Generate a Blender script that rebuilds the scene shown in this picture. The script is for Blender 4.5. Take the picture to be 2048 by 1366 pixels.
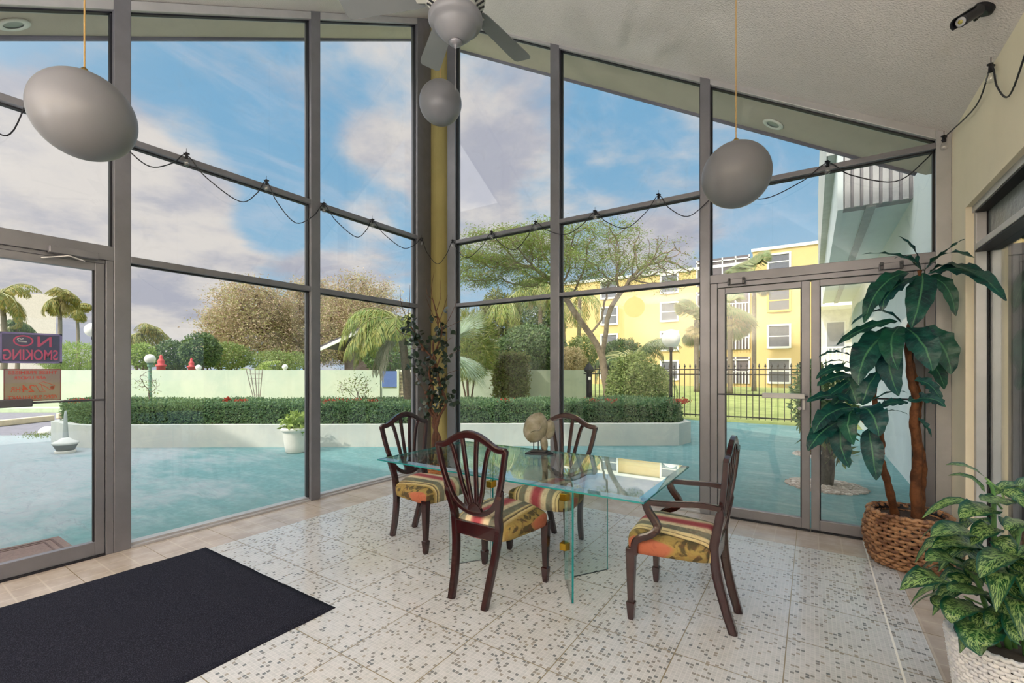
import bpy, math, random
import numpy as np
from mathutils import Vector, Matrix, noise
random.seed(7); rng = np.random.default_rng(7)
for o in list(bpy.data.objects): bpy.data.objects.remove(o)
C = bpy.context.scene.collection
S = bpy.context.scene
# ------------------------------------------------------------------ camera, sky, sun, exposure
FOC, YAW, YH, H = 909.4, 0.58323, 738.2, 1.39        # focal length in pixels of a 2048 frame, heading, horizon row, eye height
cam = bpy.data.objects.new('camera', bpy.data.cameras.new('camera')); C.objects.link(cam)
cam.location = (0, 0, H); cam.rotation_euler = (math.pi/2, 0, YAW)
cam.data.sensor_width = 36; cam.data.lens = FOC/2048*36; cam.data.shift_y = (YH-683)/2048; cam.data.clip_end = 400
S.camera = cam
S.view_settings.view_transform = 'Standard'; S.view_settings.look = 'None'; S.view_settings.gamma = 1; S.view_settings.use_curve_mapping = False
S.view_settings.exposure = 0.25
fwx, fwy, rtx, rty = -math.sin(YAW), math.cos(YAW), math.cos(YAW), math.sin(YAW)
def ray(px): k = (px-1024)/FOC; return fwx+k*rtx, fwy+k*rty
def F(px, py, z=0): d = FOC*(H-z)/(py-YH); r = ray(px); return Vector((r[0]*d, r[1]*d, z))
def AX(px, py, X): r = ray(px); d = X/r[0]; return Vector((X, r[1]*d, H-(py-YH)/FOC*d))
def AY(px, py, Y): r = ray(px); d = Y/r[1]; return Vector((r[0]*d, Y, H-(py-YH)/FOC*d))
def W(px, py, d): r = ray(px); return Vector((r[0]*d, r[1]*d, H-(py-YH)/FOC*d))
def DL(d, l, z=0): return Vector((fwx*d+rtx*l, fwy*d+rty*l, z))     # a point d ahead of the camera and l to its right
def LX(px, d): return (px-1024)/FOC*d

def lin(c): return tuple((x/255/12.92 if x/255 <= .04045 else ((x/255+.055)/1.055)**2.4) for x in c)
class NT:
    def __init__(s, tree): s.t = tree; s.n = tree.nodes; s.l = tree.links
    def set(s, sock, v):
        if v is None: return
        if hasattr(v, 'is_output'): s.l.new(v, sock)
        else:
            if isinstance(v, (tuple, list)) and len(v) == 3 and sock.type == 'RGBA': v = tuple(v)+(1,)
            sock.default_value = v
    def node(s, typ, ins=None, **kw):
        n = s.n.new(typ)
        for k, v in kw.items(): setattr(n, k, v)
        for k, v in (ins or {}).items(): s.set(n.inputs[k], v)
        return n
    def m(s, op, a, b=None, c=None, clamp=False):
        n = s.n.new('ShaderNodeMath'); n.operation = op; n.use_clamp = clamp
        s.set(n.inputs[0], a); s.set(n.inputs[1], b)
        if c is not None: s.set(n.inputs[2], c)
        return n.outputs[0]
    def vm(s, op, a, b=None, out=0):
        n = s.n.new('ShaderNodeVectorMath'); n.operation = op
        s.set(n.inputs[0], a)
        if b is not None: s.set(n.inputs[3 if op == 'SCALE' else 1], b)
        return n.outputs[out]
    def mix(s, f, a, b, mode='MIX'):
        n = s.n.new('ShaderNodeMix'); n.data_type = 'RGBA'; n.blend_type = mode; n.clamp_factor = True
        s.set(n.inputs[0], f); s.set(n.inputs[6], a); s.set(n.inputs[7], b); return n.outputs[2]
    def ramp(s, f, lo, hi, a=0., b=1., smooth=True):
        n = s.n.new('ShaderNodeMapRange'); n.interpolation_type = 'SMOOTHSTEP' if smooth else 'LINEAR'
        s.set(n.inputs[0], f); s.set(n.inputs[1], lo); s.set(n.inputs[2], hi); s.set(n.inputs[3], a); s.set(n.inputs[4], b); return n.outputs[0]
    def sep(s, v): n = s.node('ShaderNodeSeparateXYZ', {0: v}); return n.outputs
    def comb(s, x, y, z): return s.node('ShaderNodeCombineXYZ', {0: x, 1: y, 2: z}).outputs[0]
    def noise(s, vec, scale, detail=4, rough=.5, dist=0, out=0):
        n = s.node('ShaderNodeTexNoise', {'Vector': vec, 'Scale': scale, 'Detail': detail, 'Roughness': rough, 'Distortion': dist}); return n.outputs[out]

FILL_LAMP = 175
# ---- sky
world = bpy.data.worlds.new('sky'); S.world = world; world.use_nodes = True
w = NT(world.node_tree); w.n.clear()
dirv = w.vm('NORMALIZE', w.node('ShaderNodeTexCoord').outputs['Generated'])
sx = w.sep(dirv)
zc = w.m('MAXIMUM', sx[2], 0.0)
den = w.m('ADD', zc, .22)
cp = w.comb(w.m('DIVIDE', sx[0], den), w.m('DIVIDE', sx[1], den), w.m('MULTIPLY', zc, 1.5))
n1 = w.noise(cp, 1.35, 9, .56, .3)
n2 = w.noise(w.vm('ADD', cp, (7.3, 2.1, 4.)), 3.2, 7, .6, .2)
strk = w.noise(w.vm('MULTIPLY', cp, (2.2, .7, 2.)), 2.6, 6, .6, .6)
cov = w.m('ADD', w.m('MULTIPLY', n1, .72), w.m('MULTIPLY', n2, .28))
def blob(px, py, rad, gain, acc):
    v = Vector(((px-1024)/FOC, 1., (YH-py)/FOC)); v = Vector((fwx*v.y+rtx*v.x, fwy*v.y+rty*v.x, v.z)).normalized()
    dt = w.vm('DOT_PRODUCT', dirv, tuple(v), out=1)
    g = w.ramp(dt, math.cos(math.radians(rad)), 1.0, 0, gain)
    return w.m('ADD', acc, g)
for b in ((985, 250, 11, .13), (1010, 400, 10, .12), (760, 360, 8, .17), (930, 420, 8, .14), (60, 370, 12, .13), (330, 350, 9, .12), (200, 440, 14, .16), (600, 110, 14, .045), (450, 480, 9, .05), (1350, 450, 7, .12),
          (330, 610, 9, .14), (700, 540, 9, .12), (1180, 120, 8, .05), (60, 560, 14, .1), (420, 250, 8, -.05), (1230, 260, 8, -.08), (690, 290, 6, -.08), (570, 430, 6, -.08), (1340, 330, 7, -.03), (1560, 450, 7, -.04), (330, 420, 5, -.02)):
    cov = blob(*b, cov)
lowc = w.ramp(zc, .0, .28, .10, .0)
cov = w.m('ADD', cov, lowc)
mask = w.ramp(cov, .50, .68)
mask2 = w.ramp(strk, .45, .75, 0, .5)
blue = w.mix(w.ramp(zc, .02, .5), lin((168, 200, 224)), lin((122, 174, 212)))
cl = w.mix(w.ramp(w.noise(w.vm('ADD', cp, (3., 9., 1.)), 2.4, 6, .6), .36, .64), lin((182, 182, 196)), lin((228, 220, 216)))
colr = w.mix(mask2, blue, lin((200, 208, 224)))
colr = w.mix(mask, colr, cl)
# added fill: sky brightened out of view, overhead and on the sun's side
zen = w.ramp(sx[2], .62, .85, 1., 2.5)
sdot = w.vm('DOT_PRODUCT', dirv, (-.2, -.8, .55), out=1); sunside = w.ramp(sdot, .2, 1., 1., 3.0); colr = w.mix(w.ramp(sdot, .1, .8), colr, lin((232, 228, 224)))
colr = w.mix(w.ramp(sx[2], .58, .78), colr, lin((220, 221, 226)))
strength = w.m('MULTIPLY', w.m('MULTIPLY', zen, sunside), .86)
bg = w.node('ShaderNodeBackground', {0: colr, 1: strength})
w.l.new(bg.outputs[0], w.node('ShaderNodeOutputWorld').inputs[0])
# ---- sun: behind the camera, light travels (.3, 1.05, -1)
sun = bpy.data.objects.new('sun', bpy.data.lights.new('sun', 'SUN')); C.objects.link(sun)
sun.data.energy = 2.5; sun.data.angle = math.radians(.8); sun.data.color = (1, .91, .80)
sun.rotation_euler = Vector((.30, 1.05, -1)).to_track_quat('-Z', 'Y').to_euler(); sun.location = (-4, -10, 12)

# ------------------------------------------------------------------ tagging and mesh helpers
def tag(o, label=None, cat=None, group=None, kind=None):
    if label: o['label'] = label
    if cat: o['category'] = cat
    if group: o['group'] = group
    if kind: o['kind'] = kind
    return o
def thing(name, label, cat, loc=(0, 0, 0), rz=0, group=None, kind=None):
    o = bpy.data.objects.new(name, None); C.objects.link(o); o.location = loc; o.rotation_euler = (0, 0, rz); o.empty_display_size = .1
    return tag(o, label, cat, group, kind)
def rot_z(v, a): c, s = math.cos(a), math.sin(a); return Vector((v[0]*c-v[1]*s, v[0]*s+v[1]*c, v[2]))
class MB:
    def __init__(s): s.v = []; s.f = []; s.a = {}; s.mi = []
    def add(s, vs, fs, mi=0):
        b = len(s.v); s.v += [tuple(p) for p in vs]; s.f += [tuple(i+b for i in f) for f in fs]; s.mi += [mi]*len(fs); return b
    def box(s, lo, hi, mi=0):
        x0, y0, z0 = lo; x1, y1, z1 = hi
        s.add([(x0,y0,z0),(x1,y0,z0),(x1,y1,z0),(x0,y1,z0),(x0,y0,z1),(x1,y0,z1),(x1,y1,z1),(x0,y1,z1)],
              [(0,3,2,1),(4,5,6,7),(0,1,5,4),(1,2,6,5),(2,3,7,6),(3,0,4,7)], mi); return s
    def cbox(s, c, sz, rz=0, mi=0):
        c = Vector(c); pts = []
        for dz in (-1, 1):
            for dx, dy in ((-1,-1),(1,-1),(1,1),(-1,1)):
                pts.append(c+rot_z((dx*sz[0]/2, dy*sz[1]/2, dz*sz[2]/2), rz))
        s.add(pts, [(0,3,2,1),(4,5,6,7),(0,1,5,4),(1,2,6,5),(2,3,7,6),(3,0,4,7)], mi); return s
    def beam(s, a, b, wd, ht, up=(0,0,1), mi=0):
        a, b = Vector(a), Vector(b); t = (b-a).normalized(); sd = t.cross(Vector(up)).normalized(); u = sd.cross(t)
        pts = [p+sd*(i*wd/2)+u*(j*ht/2) for p in (a, b) for i, j in ((-1,-1),(1,-1),(1,1),(-1,1))]
        s.add(pts, [(0,3,2,1),(4,5,6,7),(0,1,5,4),(1,2,6,5),(2,3,7,6),(3,0,4,7)], mi); return s
    def tube(s, pts, rad, n=8, cap=True, mi=0, closed=False):
        pts = [Vector(p) for p in pts]; k = len(pts)
        if not hasattr(rad, '__len__'): rad = [rad]*k
        vs = []; up = None
        for i, p in enumerate(pts):
            if closed: t = pts[(i+1) % k]-pts[i-1]
            else: t = pts[min(i+1, k-1)]-pts[max(i-1, 0)]
            if t.length < 1e-9: t = Vector((0, 0, 1))
            t.normalize()
            if up is None: up = Vector((0,0,1)) if abs(t.z) < .9 else Vector((1,0,0))
            sd = t.cross(up)
            if sd.length < 1e-4: sd = t.cross(Vector((0,1,0)))
            sd.normalize(); up = sd.cross(t).normalized()
            for j in range(n):
                a = 2*math.pi*j/n; vs.append(p+(sd*math.cos(a)+up*math.sin(a))*rad[i])
        fs = [(i*n+j, i*n+(j+1) % n, (i+1)*n+(j+1) % n, (i+1)*n+j) for i in range(k-1) for j in range(n)]
        if closed: fs += [((k-1)*n+j, (k-1)*n+(j+1) % n, (j+1) % n, j) for j in range(n)]
        elif cap: fs += [tuple(range(n-1, -1, -1)), tuple((k-1)*n+j for j in range(n))]
        s.add(vs, fs, mi); return s
    def sweep(s, pts, wd, ht, side, closed=False, mi=0):
        """rectangular section: wd in the plane of the path, ht along 'side'"""
        pts = [Vector(p) for p in pts]; k = len(pts); sd = Vector(side).normalized(); vs = []
        wd = wd if hasattr(wd, '__len__') else [wd]*k
        for i, p in enumerate(pts):
            t = (pts[(i+1) % k]-pts[i-1]) if closed else (pts[min(i+1, k-1)]-pts[max(i-1, 0)])
            t.normalize(); u = sd.cross(t).normalized(); q = t.cross(u)
            r = wd[i]/2
            for a, b in ((-1,-1),(-.55,-1.25),(.55,-1.25),(1,-1),(1,1),(.55,1.25),(-.55,1.25),(-1,1)): vs.append(p+u*(a*r)+q*(b*ht/2.5))
        n = 8
        fs = [(i*n+j, i*n+(j+1) % n, (i+1)*n+(j+1) % n, (i+1)*n+j) for i in range(k-1) for j in range(n)]
        if closed: fs += [((k-1)*n+j, (k-1)*n+(j+1) % n, (j+1) % n, j) for j in range(n)]
        else: fs += [tuple(range(n-1, -1, -1)), tuple((k-1)*n+j for j in range(n))]
        s.add(vs, fs, mi); return s
    def lathe(s, prof, c=(0,0,0), n=24, cap=True, mi=0, axis=None):
        c = Vector(c); vs = []
        for r, z in prof:
            for j in range(n): a = 2*math.pi*j/n; vs.append(Vector((r*math.cos(a), r*math.sin(a), z)))
        if axis is not None:
            q = Vector((0,0,1)).rotation_difference(Vector(axis)); vs = [q @ v for v in vs]
        k = len(prof)
        fs = [(i*n+j, i*n+(j+1) % n, (i+1)*n+(j+1) % n, (i+1)*n+j) for i in range(k-1) for j in range(n)]
        if cap: fs += [tuple(range(n-1, -1, -1)), tuple((k-1)*n+j for j in range(n))]
        s.add([c+v for v in vs], fs, mi); return s
    def prism(s, poly, z0, z1, mi=0):
        n = len(poly); vs = [(p[0], p[1], z0) for p in poly]+[(p[0], p[1], z1) for p in poly]
        s.add(vs, [tuple(range(n-1, -1, -1)), tuple(range(n, 2*n))]+[(i, (i+1) % n, n+(i+1) % n, n+i) for i in range(n)], mi); return s
    def slab(s, poly, off, mi=0):
        """closed polygon of 3-D points given thickness by the vector off"""
        n = len(poly); off = Vector(off); vs = [Vector(p) for p in poly]; vs += [p+off for p in vs]
        s.add(vs, [tuple(range(n-1, -1, -1)), tuple(range(n, 2*n))]+[(i, (i+1) % n, n+(i+1) % n, n+i) for i in range(n)], mi); return s
    def ribbon(s, pts, wid, nrm, cup=.15, across=4, wave=0, seed=0, mi=0):
        """leaf: pts along the midrib, widths, up hint; stores leaf coordinates (across, along, id)"""
        pts = [Vector(p) for p in pts]; k = len(pts); nrm = Vector(nrm); vs = []; at = []
        for i, p in enumerate(pts):
            t = (pts[min(i+1, k-1)]-pts[max(i-1, 0)]).normalized()
            sd = t.cross(nrm)
            if sd.length < 1e-3: sd = Vector((1, 0, 0))
            sd.normalize(); u = sd.cross(t)
            for j in range(across+1):
                a = 2*j/across-1
                wv = wave*wid[i]*math.sin(i*2.1+seed*1.7+(2 if a > 0 else 0))*abs(a)**2
                vs.append(p+sd*(a*wid[i]/2)+u*(cup*wid[i]*(abs(a)**1.4)*.5+wv)); at.append((a, i/(k-1), seed))
        n = across+1
        b = s.add(vs, [(i*n+j, i*n+j+1, (i+1)*n+j+1, (i+1)*n+j) for i in range(k-1) for j in range(across)], mi)
        for i, q in enumerate(at): s.a[b+i] = q
        return s
    def leaves(s, cen, dr, nr, ln, wd, rnd=False):
        """many small leaves at once (arrays): a folded lozenge each"""
        cen = np.asarray(cen, float); n = len(cen)
        dr = dr/np.linalg.norm(dr, axis=1)[:, None]; sd = np.cross(dr, nr); sd /= np.linalg.norm(sd, axis=1)[:, None]+1e-9; up = np.cross(sd, dr)
        ln = np.broadcast_to(ln, (n,))[:, None]; wd = np.broadcast_to(wd, (n,))[:, None]
        if rnd:
            P = np.stack([cen, cen+dr*ln*.2+sd*wd*.42, cen+dr*ln*.6+sd*wd*.5, cen+dr*ln, cen+dr*ln*.6-sd*wd*.5, cen+dr*ln*.2-sd*wd*.42], 1).reshape(-1, 3)
            b = len(s.v); s.v += [tuple(p) for p in P.tolist()]; s.f += [tuple(b+6*i+j for j in range(6)) for i in range(n)]; s.mi += [0]*n; return s
        P = np.stack([cen, cen+dr*ln*.45+sd*wd*.5+up*wd*.12, cen+dr*ln, cen+dr*ln*.45-sd*wd*.5+up*wd*.12], 1).reshape(-1, 3)
        b = len(s.v); s.v += [tuple(p) for p in P.tolist()]; s.f += [(b+4*i, b+4*i+1, b+4*i+2, b+4*i+3) for i in range(n)]; s.mi += [0]*n
        return s
    def build(s, name, mat, parent=None, smooth=False, bevel=0, loc=None, label=None, sub=0, auto=False):
        me = bpy.data.meshes.new(name); me.from_pydata(s.v, [], s.f)
        mats = mat if isinstance(mat, (list, tuple)) else [mat]
        for m_ in mats: me.materials.append(m_)
        if len(mats) > 1: me.polygons.foreach_set('material_index', s.mi)
        if s.a:
            at = me.attributes.new('leaf', 'FLOAT_VECTOR', 'POINT'); buf = [0.]*(3*len(s.v))
            for i, q in s.a.items(): buf[3*i:3*i+3] = q
            at.data.foreach_set('vector', buf)
        if smooth: me.polygons.foreach_set('use_smooth', [True]*len(s.f))
        me.update()
        o = bpy.data.objects.new(name, me); C.objects.link(o)
        if parent: o.parent = parent
        if loc is not None: o.location = loc
        if bevel: b = o.modifiers.new('bevel', 'BEVEL'); b.width = bevel; b.segments = 2; b.limit_method = 'ANGLE'; b.angle_limit = .6
        if sub: b = o.modifiers.new('sub', 'SUBSURF'); b.levels = sub; b.render_levels = sub
        if label: o['label'] = label
        return o
def struct(o): o['kind'] = 'structure'; return o
def copy_tree(o, parent=None):
    c = o.copy(); C.objects.link(c)
    if parent: c.parent = parent
    for ch in list(o.children): copy_tree(ch, c)
    return c
def spline(P, n=8):
    P = [Vector(p) for p in P]; out = []
    for i in range(len(P)-1):
        p0 = P[max(i-1, 0)]; p1 = P[i]; p2 = P[i+1]; p3 = P[min(i+2, len(P)-1)]
        for j in range(n):
            t = j/n; out.append(.5*((2*p1)+(p2-p0)*t+(2*p0-5*p1+4*p2-p3)*t*t+(3*p1-p0-3*p2+p3)*t**3))
    out.append(P[-1]); return out

# ------------------------------------------------------------------ materials
def newmat(name):
    m_ = bpy.data.materials.new(name); m_.use_nodes = True; t = NT(m_.node_tree); t.n.clear()
    out = t.node('ShaderNodeOutputMaterial'); return m_, t, out
def pbr(t, out, col, rough=.5, metal=0, bump=None, spec=.5, coat=0, trans=0):
    p = t.node('ShaderNodeBsdfPrincipled', {'Base Color': col, 'Roughness': rough, 'Metallic': metal, 'Specular IOR Level': spec, 'Coat Weight': coat})
    if bump is not None: t.l.new(t.node('ShaderNodeBump', {'Height': bump[0], 'Strength': bump[1], 'Distance': bump[2]}).outputs[0], p.inputs['Normal'])
    sh = p.outputs[0]
    if trans:
        tr = t.node('ShaderNodeBsdfTranslucent', {'Color': col}); mx = t.node('ShaderNodeMixShader', {0: trans, 1: sh, 2: tr.outputs[0]}); sh = mx.outputs[0]
    t.l.new(sh, out.inputs[0]); return p
def simple(name, col, rough=.5, metal=0, var=.12, scale=6, bump=0, bscale=40, spec=.5, coat=0, col2=None, trans=0, detail=5):
    m_, t, out = newmat(name); c = lin(col); pos = t.node('ShaderNodeTexCoord').outputs['Object']
    n = t.noise(pos, scale, detail, .6)
    c2 = lin(col2) if col2 else tuple(x*(1-var) for x in c)
    cc = t.mix(t.ramp(n, .35, .65), c, c2)
    pbr(t, out, cc, rough, metal, (t.noise(pos, bscale, 4), bump, .01) if bump else None, spec, coat, trans); return m_
def leafmat(name, cols, rough=.5, trans=.3, spec=.3):
    """foliage whose leaves differ one from the next"""
    m_, t, out = newmat(name); r = t.node('ShaderNodeNewGeometry').outputs['Random Per Island']
    cr = t.node('ShaderNodeValToRGB', {0: r}); el = cr.color_ramp.elements
    for i, c in enumerate(cols):
        e = el[i] if i < 2 else el.new(.5)
        e.position = i/(len(cols)-1); e.color = lin(c)+(1,)
    n = t.noise(t.node('ShaderNodeTexCoord').outputs['Object'], .9, 3)
    col = t.mix(t.ramp(n, .35, .65, 0, .35), cr.outputs[0], lin(cols[0]))
    pbr(t, out, col, rough, 0, None, spec, 0, trans); return m_
def glassmat(name, tint=(1, 1, 1), f0=.04, rough=0, dirt=0, power=5):
    m_, t, out = newmat(name); g = t.node('ShaderNodeNewGeometry')
    c = t.m('ABSOLUTE', t.vm('DOT_PRODUCT', g.outputs['Incoming'], g.outputs['Normal'], out=1))
    fr = t.m('ADD', t.m('MULTIPLY', t.m('POWER', t.m('SUBTRACT', 1., c, clamp=True), power), 1-f0), f0)
    sh = t.node('ShaderNodeMixShader', {0: fr, 1: t.node('ShaderNodeBsdfTransparent', {0: tint}).outputs[0], 2: t.node('ShaderNodeBsdfGlossy', {'Roughness': rough, 'Color': (1, 1, 1)}).outputs[0]}).outputs[0]
    if dirt:
        d = t.ramp(t.noise(t.node('ShaderNodeTexCoord').outputs['Object'], 3, 6, .7, .8), .5, .8, 0, dirt)
        sh = t.node('ShaderNodeMixShader', {0: d, 1: sh, 2: t.node('ShaderNodeBsdfDiffuse', {0: lin((225, 225, 225))}).outputs[0]}).outputs[0]
    t.l.new(sh, out.inputs[0]); return m_
M = {}
M['glass'] = glassmat('window_glass', (.97, .985, .98), .03, 0, .05)
M['table_glass'] = glassmat('table_glass', (.90, .965, .95), .06, 0, 0, 4.2)
M['leg_glass'] = glassmat('leg_glass', (.93, .975, .965), .035)
m_, t, out = newmat('glass_edge'); p_ = pbr(t, out, lin((38, 140, 140)), .12, 0); p_.inputs['Transmission Weight'].default_value = .35; p_.inputs['IOR'].default_value = 1.3; M['glass_edge'] = m_
M['alu'] = simple('aluminium_frame', (128, 127, 133), .4, .55, .1, 5)
M['alu_dark'] = simple('dark_aluminium', (74, 74, 78), .45, .3, .1, 5)
M['alu_light'] = simple('pale_aluminium', (178, 177, 178), .38, .35, .1, 5)
M['gasket'] = simple('black_gasket', (16, 16, 24), .6)
M['ceiling'] = simple('stippled_ceiling', (214, 207, 203), .95, 0, .06, 1.2, .9, 85, .1)
M['soffit'] = simple('soffit_paint', (202, 188, 174), .9, 0, .08, 1.5, .1, 60, .1)
M['fascia'] = simple('fascia_paint', (120, 118, 135), .9, 0, .1, 3)
M['yellow_wall'] = simple('cream_yellow_paint', (232, 222, 198), .85, 0, .05, 2, .08, 90, .1)
M['yellow_column'] = simple('ochre_column_paint', (150, 139, 92), .8, 0, .1, 2, .05, 60, .1)
M['white_wall'] = simple('pale_blue_render', (214, 222, 222), .9, 0, .05, 1.5, .1, 60, .1)
M['white'] = simple('white_paint', (232, 230, 222), .6, 0, .05, 3)
M['black'] = simple('black_plastic', (12, 12, 20), .4)
M['cord'] = simple('black_cord', (22, 22, 30), .5)
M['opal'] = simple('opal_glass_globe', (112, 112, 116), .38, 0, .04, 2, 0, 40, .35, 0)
M['fan_white'] = simple('fan_white', (190, 187, 178), .4, 0, .05, 4)
M['fan_blade'] = simple('fan_blade', (108, 110, 110), .5, 0, .08, 3)
M['brass'] = simple('brass', (196, 160, 60), .22, 1, .05)
M['gold_cord'] = simple('gold_cord', (172, 138, 82), .5)
M['bulb'] = glassmat('bulb_glass', (.93, .93, .93), .12, .05)
# ---- floor: mosaic-patterned tiles with a beige border
m_, t, out = newmat('mosaic_tile_floor')
pos = t.sep(t.node('ShaderNodeNewGeometry').outputs['Position'])
u = t.m('DIVIDE', t.m('ADD', pos[0], .108), .4535); v = t.m('DIVIDE', t.m('SUBTRACT', pos[1], 2.297), .452)
fu = t.m('FRACT', u); fv = t.m('FRACT', v); iu = t.m('FLOOR', u); iv = t.m('FLOOR', v)
eu = t.m('MINIMUM', fu, t.m('SUBTRACT', 1., fu)); ev = t.m('MINIMUM', fv, t.m('SUBTRACT', 1., fv))
grout = t.m('LESS_THAN', t.m('MINIMUM', eu, ev), .006)
white = t.m('MULTIPLY', t.m('LESS_THAN', t.m('ABSOLUTE', t.m('SUBTRACT', pos[0], .3455)), .005), 1.)
tr = t.node('ShaderNodeTexWhiteNoise', {'Vector': t.comb(iu, iv, 3.)}, noise_dimensions='3D').outputs[0]
K = 23.
cu = t.m('MULTIPLY', fu, K); cv = t.m('MULTIPLY', fv, K)
fcu = t.m('FRACT', cu); fcv = t.m('FRACT', cv)
cr = t.node('ShaderNodeTexWhiteNoise', {'Vector': t.comb(t.m('ADD', t.m('FLOOR', cu), t.m('MULTIPLY', iu, 31.)), t.m('ADD', t.m('FLOOR', cv), t.m('MULTIPLY', iv, 37.)), 1.)}, noise_dimensions='3D')
line = t.m('MAXIMUM', t.m('LESS_THAN', fcu, .2), t.m('LESS_THAN', fcv, .2))
isl = t.m('SUBTRACT', 1., line)
dark = t.m('MULTIPLY', t.m('GREATER_THAN', cr.outputs[0], t.m('ADD', .74, t.m('MULTIPLY', tr, .14))), isl)
c2 = t.sep(cr.outputs[1])
base = t.mix(t.m('MULTIPLY', c2[1], .9), lin((180, 182, 183)), lin((194, 195, 196)))
base = t.mix(t.m('MULTIPLY', line, .45), base, lin((212, 212, 210)))
dk = t.mix(c2[2], lin((112, 116, 120)), lin((158, 152, 142)))
fld = t.mix(dark, base, dk)
fld = t.mix(grout, fld, lin((138, 128, 108)))
# border
bm = t.m('MAXIMUM', t.m('MAXIMUM', t.m('LESS_THAN', pos[0], -3.90), t.m('GREATER_THAN', pos[0], .489)), t.m('GREATER_THAN', pos[1], 4.215))
bn = t.noise(t.comb(pos[0], pos[1], 0.), 5, 6, .6)
bb = t.mix(t.ramp(bn, .3, .7), lin((184, 173, 163)), lin((163, 151, 142)))
f3u = t.m('FRACT', t.m('MULTIPLY', u, 3.)); f3v = t.m('FRACT', t.m('MULTIPLY', v, 3.))
fx = t.m('MINIMUM', f3u, t.m('SUBTRACT', 1., f3u)); fy = t.m('MINIMUM', f3v, t.m('SUBTRACT', 1., f3v))
faux = t.m('MULTIPLY', t.m('LESS_THAN', t.m('MINIMUM', fx, fy), .03), .35)
bb = t.mix(faux, bb, lin((206, 194, 176)))
far = t.m('GREATER_THAN', pos[1], 4.215)
jn = t.m('ADD', t.m('MULTIPLY', far, t.m('LESS_THAN', eu, .006)), t.m('MULTIPLY', t.m('SUBTRACT', 1., far), t.m('LESS_THAN', ev, .006)))
bb = t.mix(jn, bb, lin((128, 112, 92)))
fin = t.mix(bm, fld, bb)
fin = t.mix(white, fin, lin((232, 230, 222)))
stain = t.ramp(t.noise(t.comb(pos[0], pos[1], 0.), 1.6, 5, .65), .42, .72, 0, .35)
fin = t.mix(stain, fin, t.mix(1., fin, lin((222, 210, 188)), 'MULTIPLY'))
rough = t.m('ADD', t.m('MULTIPLY', t.m('MAXIMUM', line, bm), .10), .11)
hgt = t.m('SUBTRACT', t.m('ADD', t.m('MULTIPLY', t.m('MULTIPLY', isl, t.m('SUBTRACT', 1., bm)), .4), t.m('MULTIPLY', t.noise(t.comb(pos[0], pos[1], 0.), 9, 3), .8)), t.m('MULTIPLY', grout, t.m('SUBTRACT', 1., bm)))
pbr(t, out, fin, rough, 0, (hgt, .06, .003), .5)
M['floor'] = m_
struct(MB().box((-4.52, -3, -.06), (1.16, 4.77, 0)).build('floor', M['floor']))

# ---- roof, ceiling
def zl(y): return 3.46+.6*y
def zr(x): return 3.67-.595*x
cl_ = MB()
A_ = (-4.46, -.517, 3.15); B_ = (.874, -.517, 3.15); D_ = (-4.395, 4.71, zl(4.71)-.01); E_ = (-4.46, 4.71, zl(4.71)); G_ = (.874, 4.71, 3.15)
cl_.slab([A_, B_, D_, E_], (0, 0, .03)); cl_.slab([B_, G_, D_], (0, 0, .03))
cl_.box((-4.46, -3, 3.15), (1.0, -.517, 3.18))
struct(cl_.build('ceiling', M['ceiling']))
rf = MB()
a = (-5.17, -.517, 3.15); b = (.874, -.517, 3.15); d = (-5.17, 5.48, zl(5.48)); e = (-5.17, 5.6, zl(5.48)-.0); g = (.874, 5.6, 3.15)
up = (0, 0, .24)
rf.slab([tuple(Vector(p)+Vector((0, 0, .03))) for p in (a, b, d)], up); rf.slab([tuple(Vector(p)+Vector((0, 0, .03))) for p in (b, g, e, d)], up)
rf.box((-5.17, -3.2, 3.18), (1.7, -.517, 3.42)); rf.box((.874, -.517, 3.18), (1.7, 5.6, 3.42))
struct(rf.build('roof', M['soffit']))
fb = MB()
fb.beam((-5.19, -3.2, 3.26), (-5.19, -.517, 3.26), .05, .32); fb.beam((-5.19, -.517, 3.31), (-5.19, 5.5, zl(5.5)+.165), .03, .28)
fb.beam((-5.19, 5.61, zl(5.48)+.165), (.874, 5.61, 3.315), .03, .28)
struct(fb.build('fascia', M['fascia']))

# ---- glazing: mullions (trim), windows, doors
XI, XO = -4.40, -4.52; YI, YO = 4.65, 4.77
def topl(y): return 3.38+.6*y if y > -.5 else 3.08
def topr(x): return 3.61-.604*x
tn = [0]
def trim(mb, mt='alu', bv=.004):
    tn[0] += 1; return struct(mb.build('trim_%d' % tn[0], M[mt], bevel=bv))
def vmul_l(y0, y1, mt='alu', x0=XO, x1=XI):
    m = MB(); zt0, zt1 = topl(y0)+.09, topl(y1)+.09
    m.add([(x0,y0,0),(x1,y0,0),(x1,y1,0),(x0,y1,0),(x0,y0,zt0),(x1,y0,zt0),(x1,y1,zt1),(x0,y1,zt1)],[(0,3,2,1),(4,5,6,7),(0,1,5,4),(1,2,6,5),(2,3,7,6),(3,0,4,7)]); return trim(m, mt)
def vmul_r(x0, x1, mt='alu', y0=YI, y1=YO):
    m = MB(); zt0, zt1 = topr(x0)+.09, topr(x1)+.09
    m.add([(x0,y0,0),(x1,y0,0),(x1,y1,0),(x0,y1,0),(x0,y0,zt0),(x1,y0,zt1),(x1,y1,zt1),(x0,y1,zt0)],[(0,3,2,1),(4,5,6,7),(0,1,5,4),(1,2,6,5),(2,3,7,6),(3,0,4,7)]); return trim(m, mt)
vmul_l(1.211, 1.314); vmul_l(2.829, 2.939); vmul_l(4.376, 4.50); vmul_l(4.50, 4.68, 'alu', XO, XI-.012); vmul_l(-.55, -.45); vmul_l(-3.0, -2.9)
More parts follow.
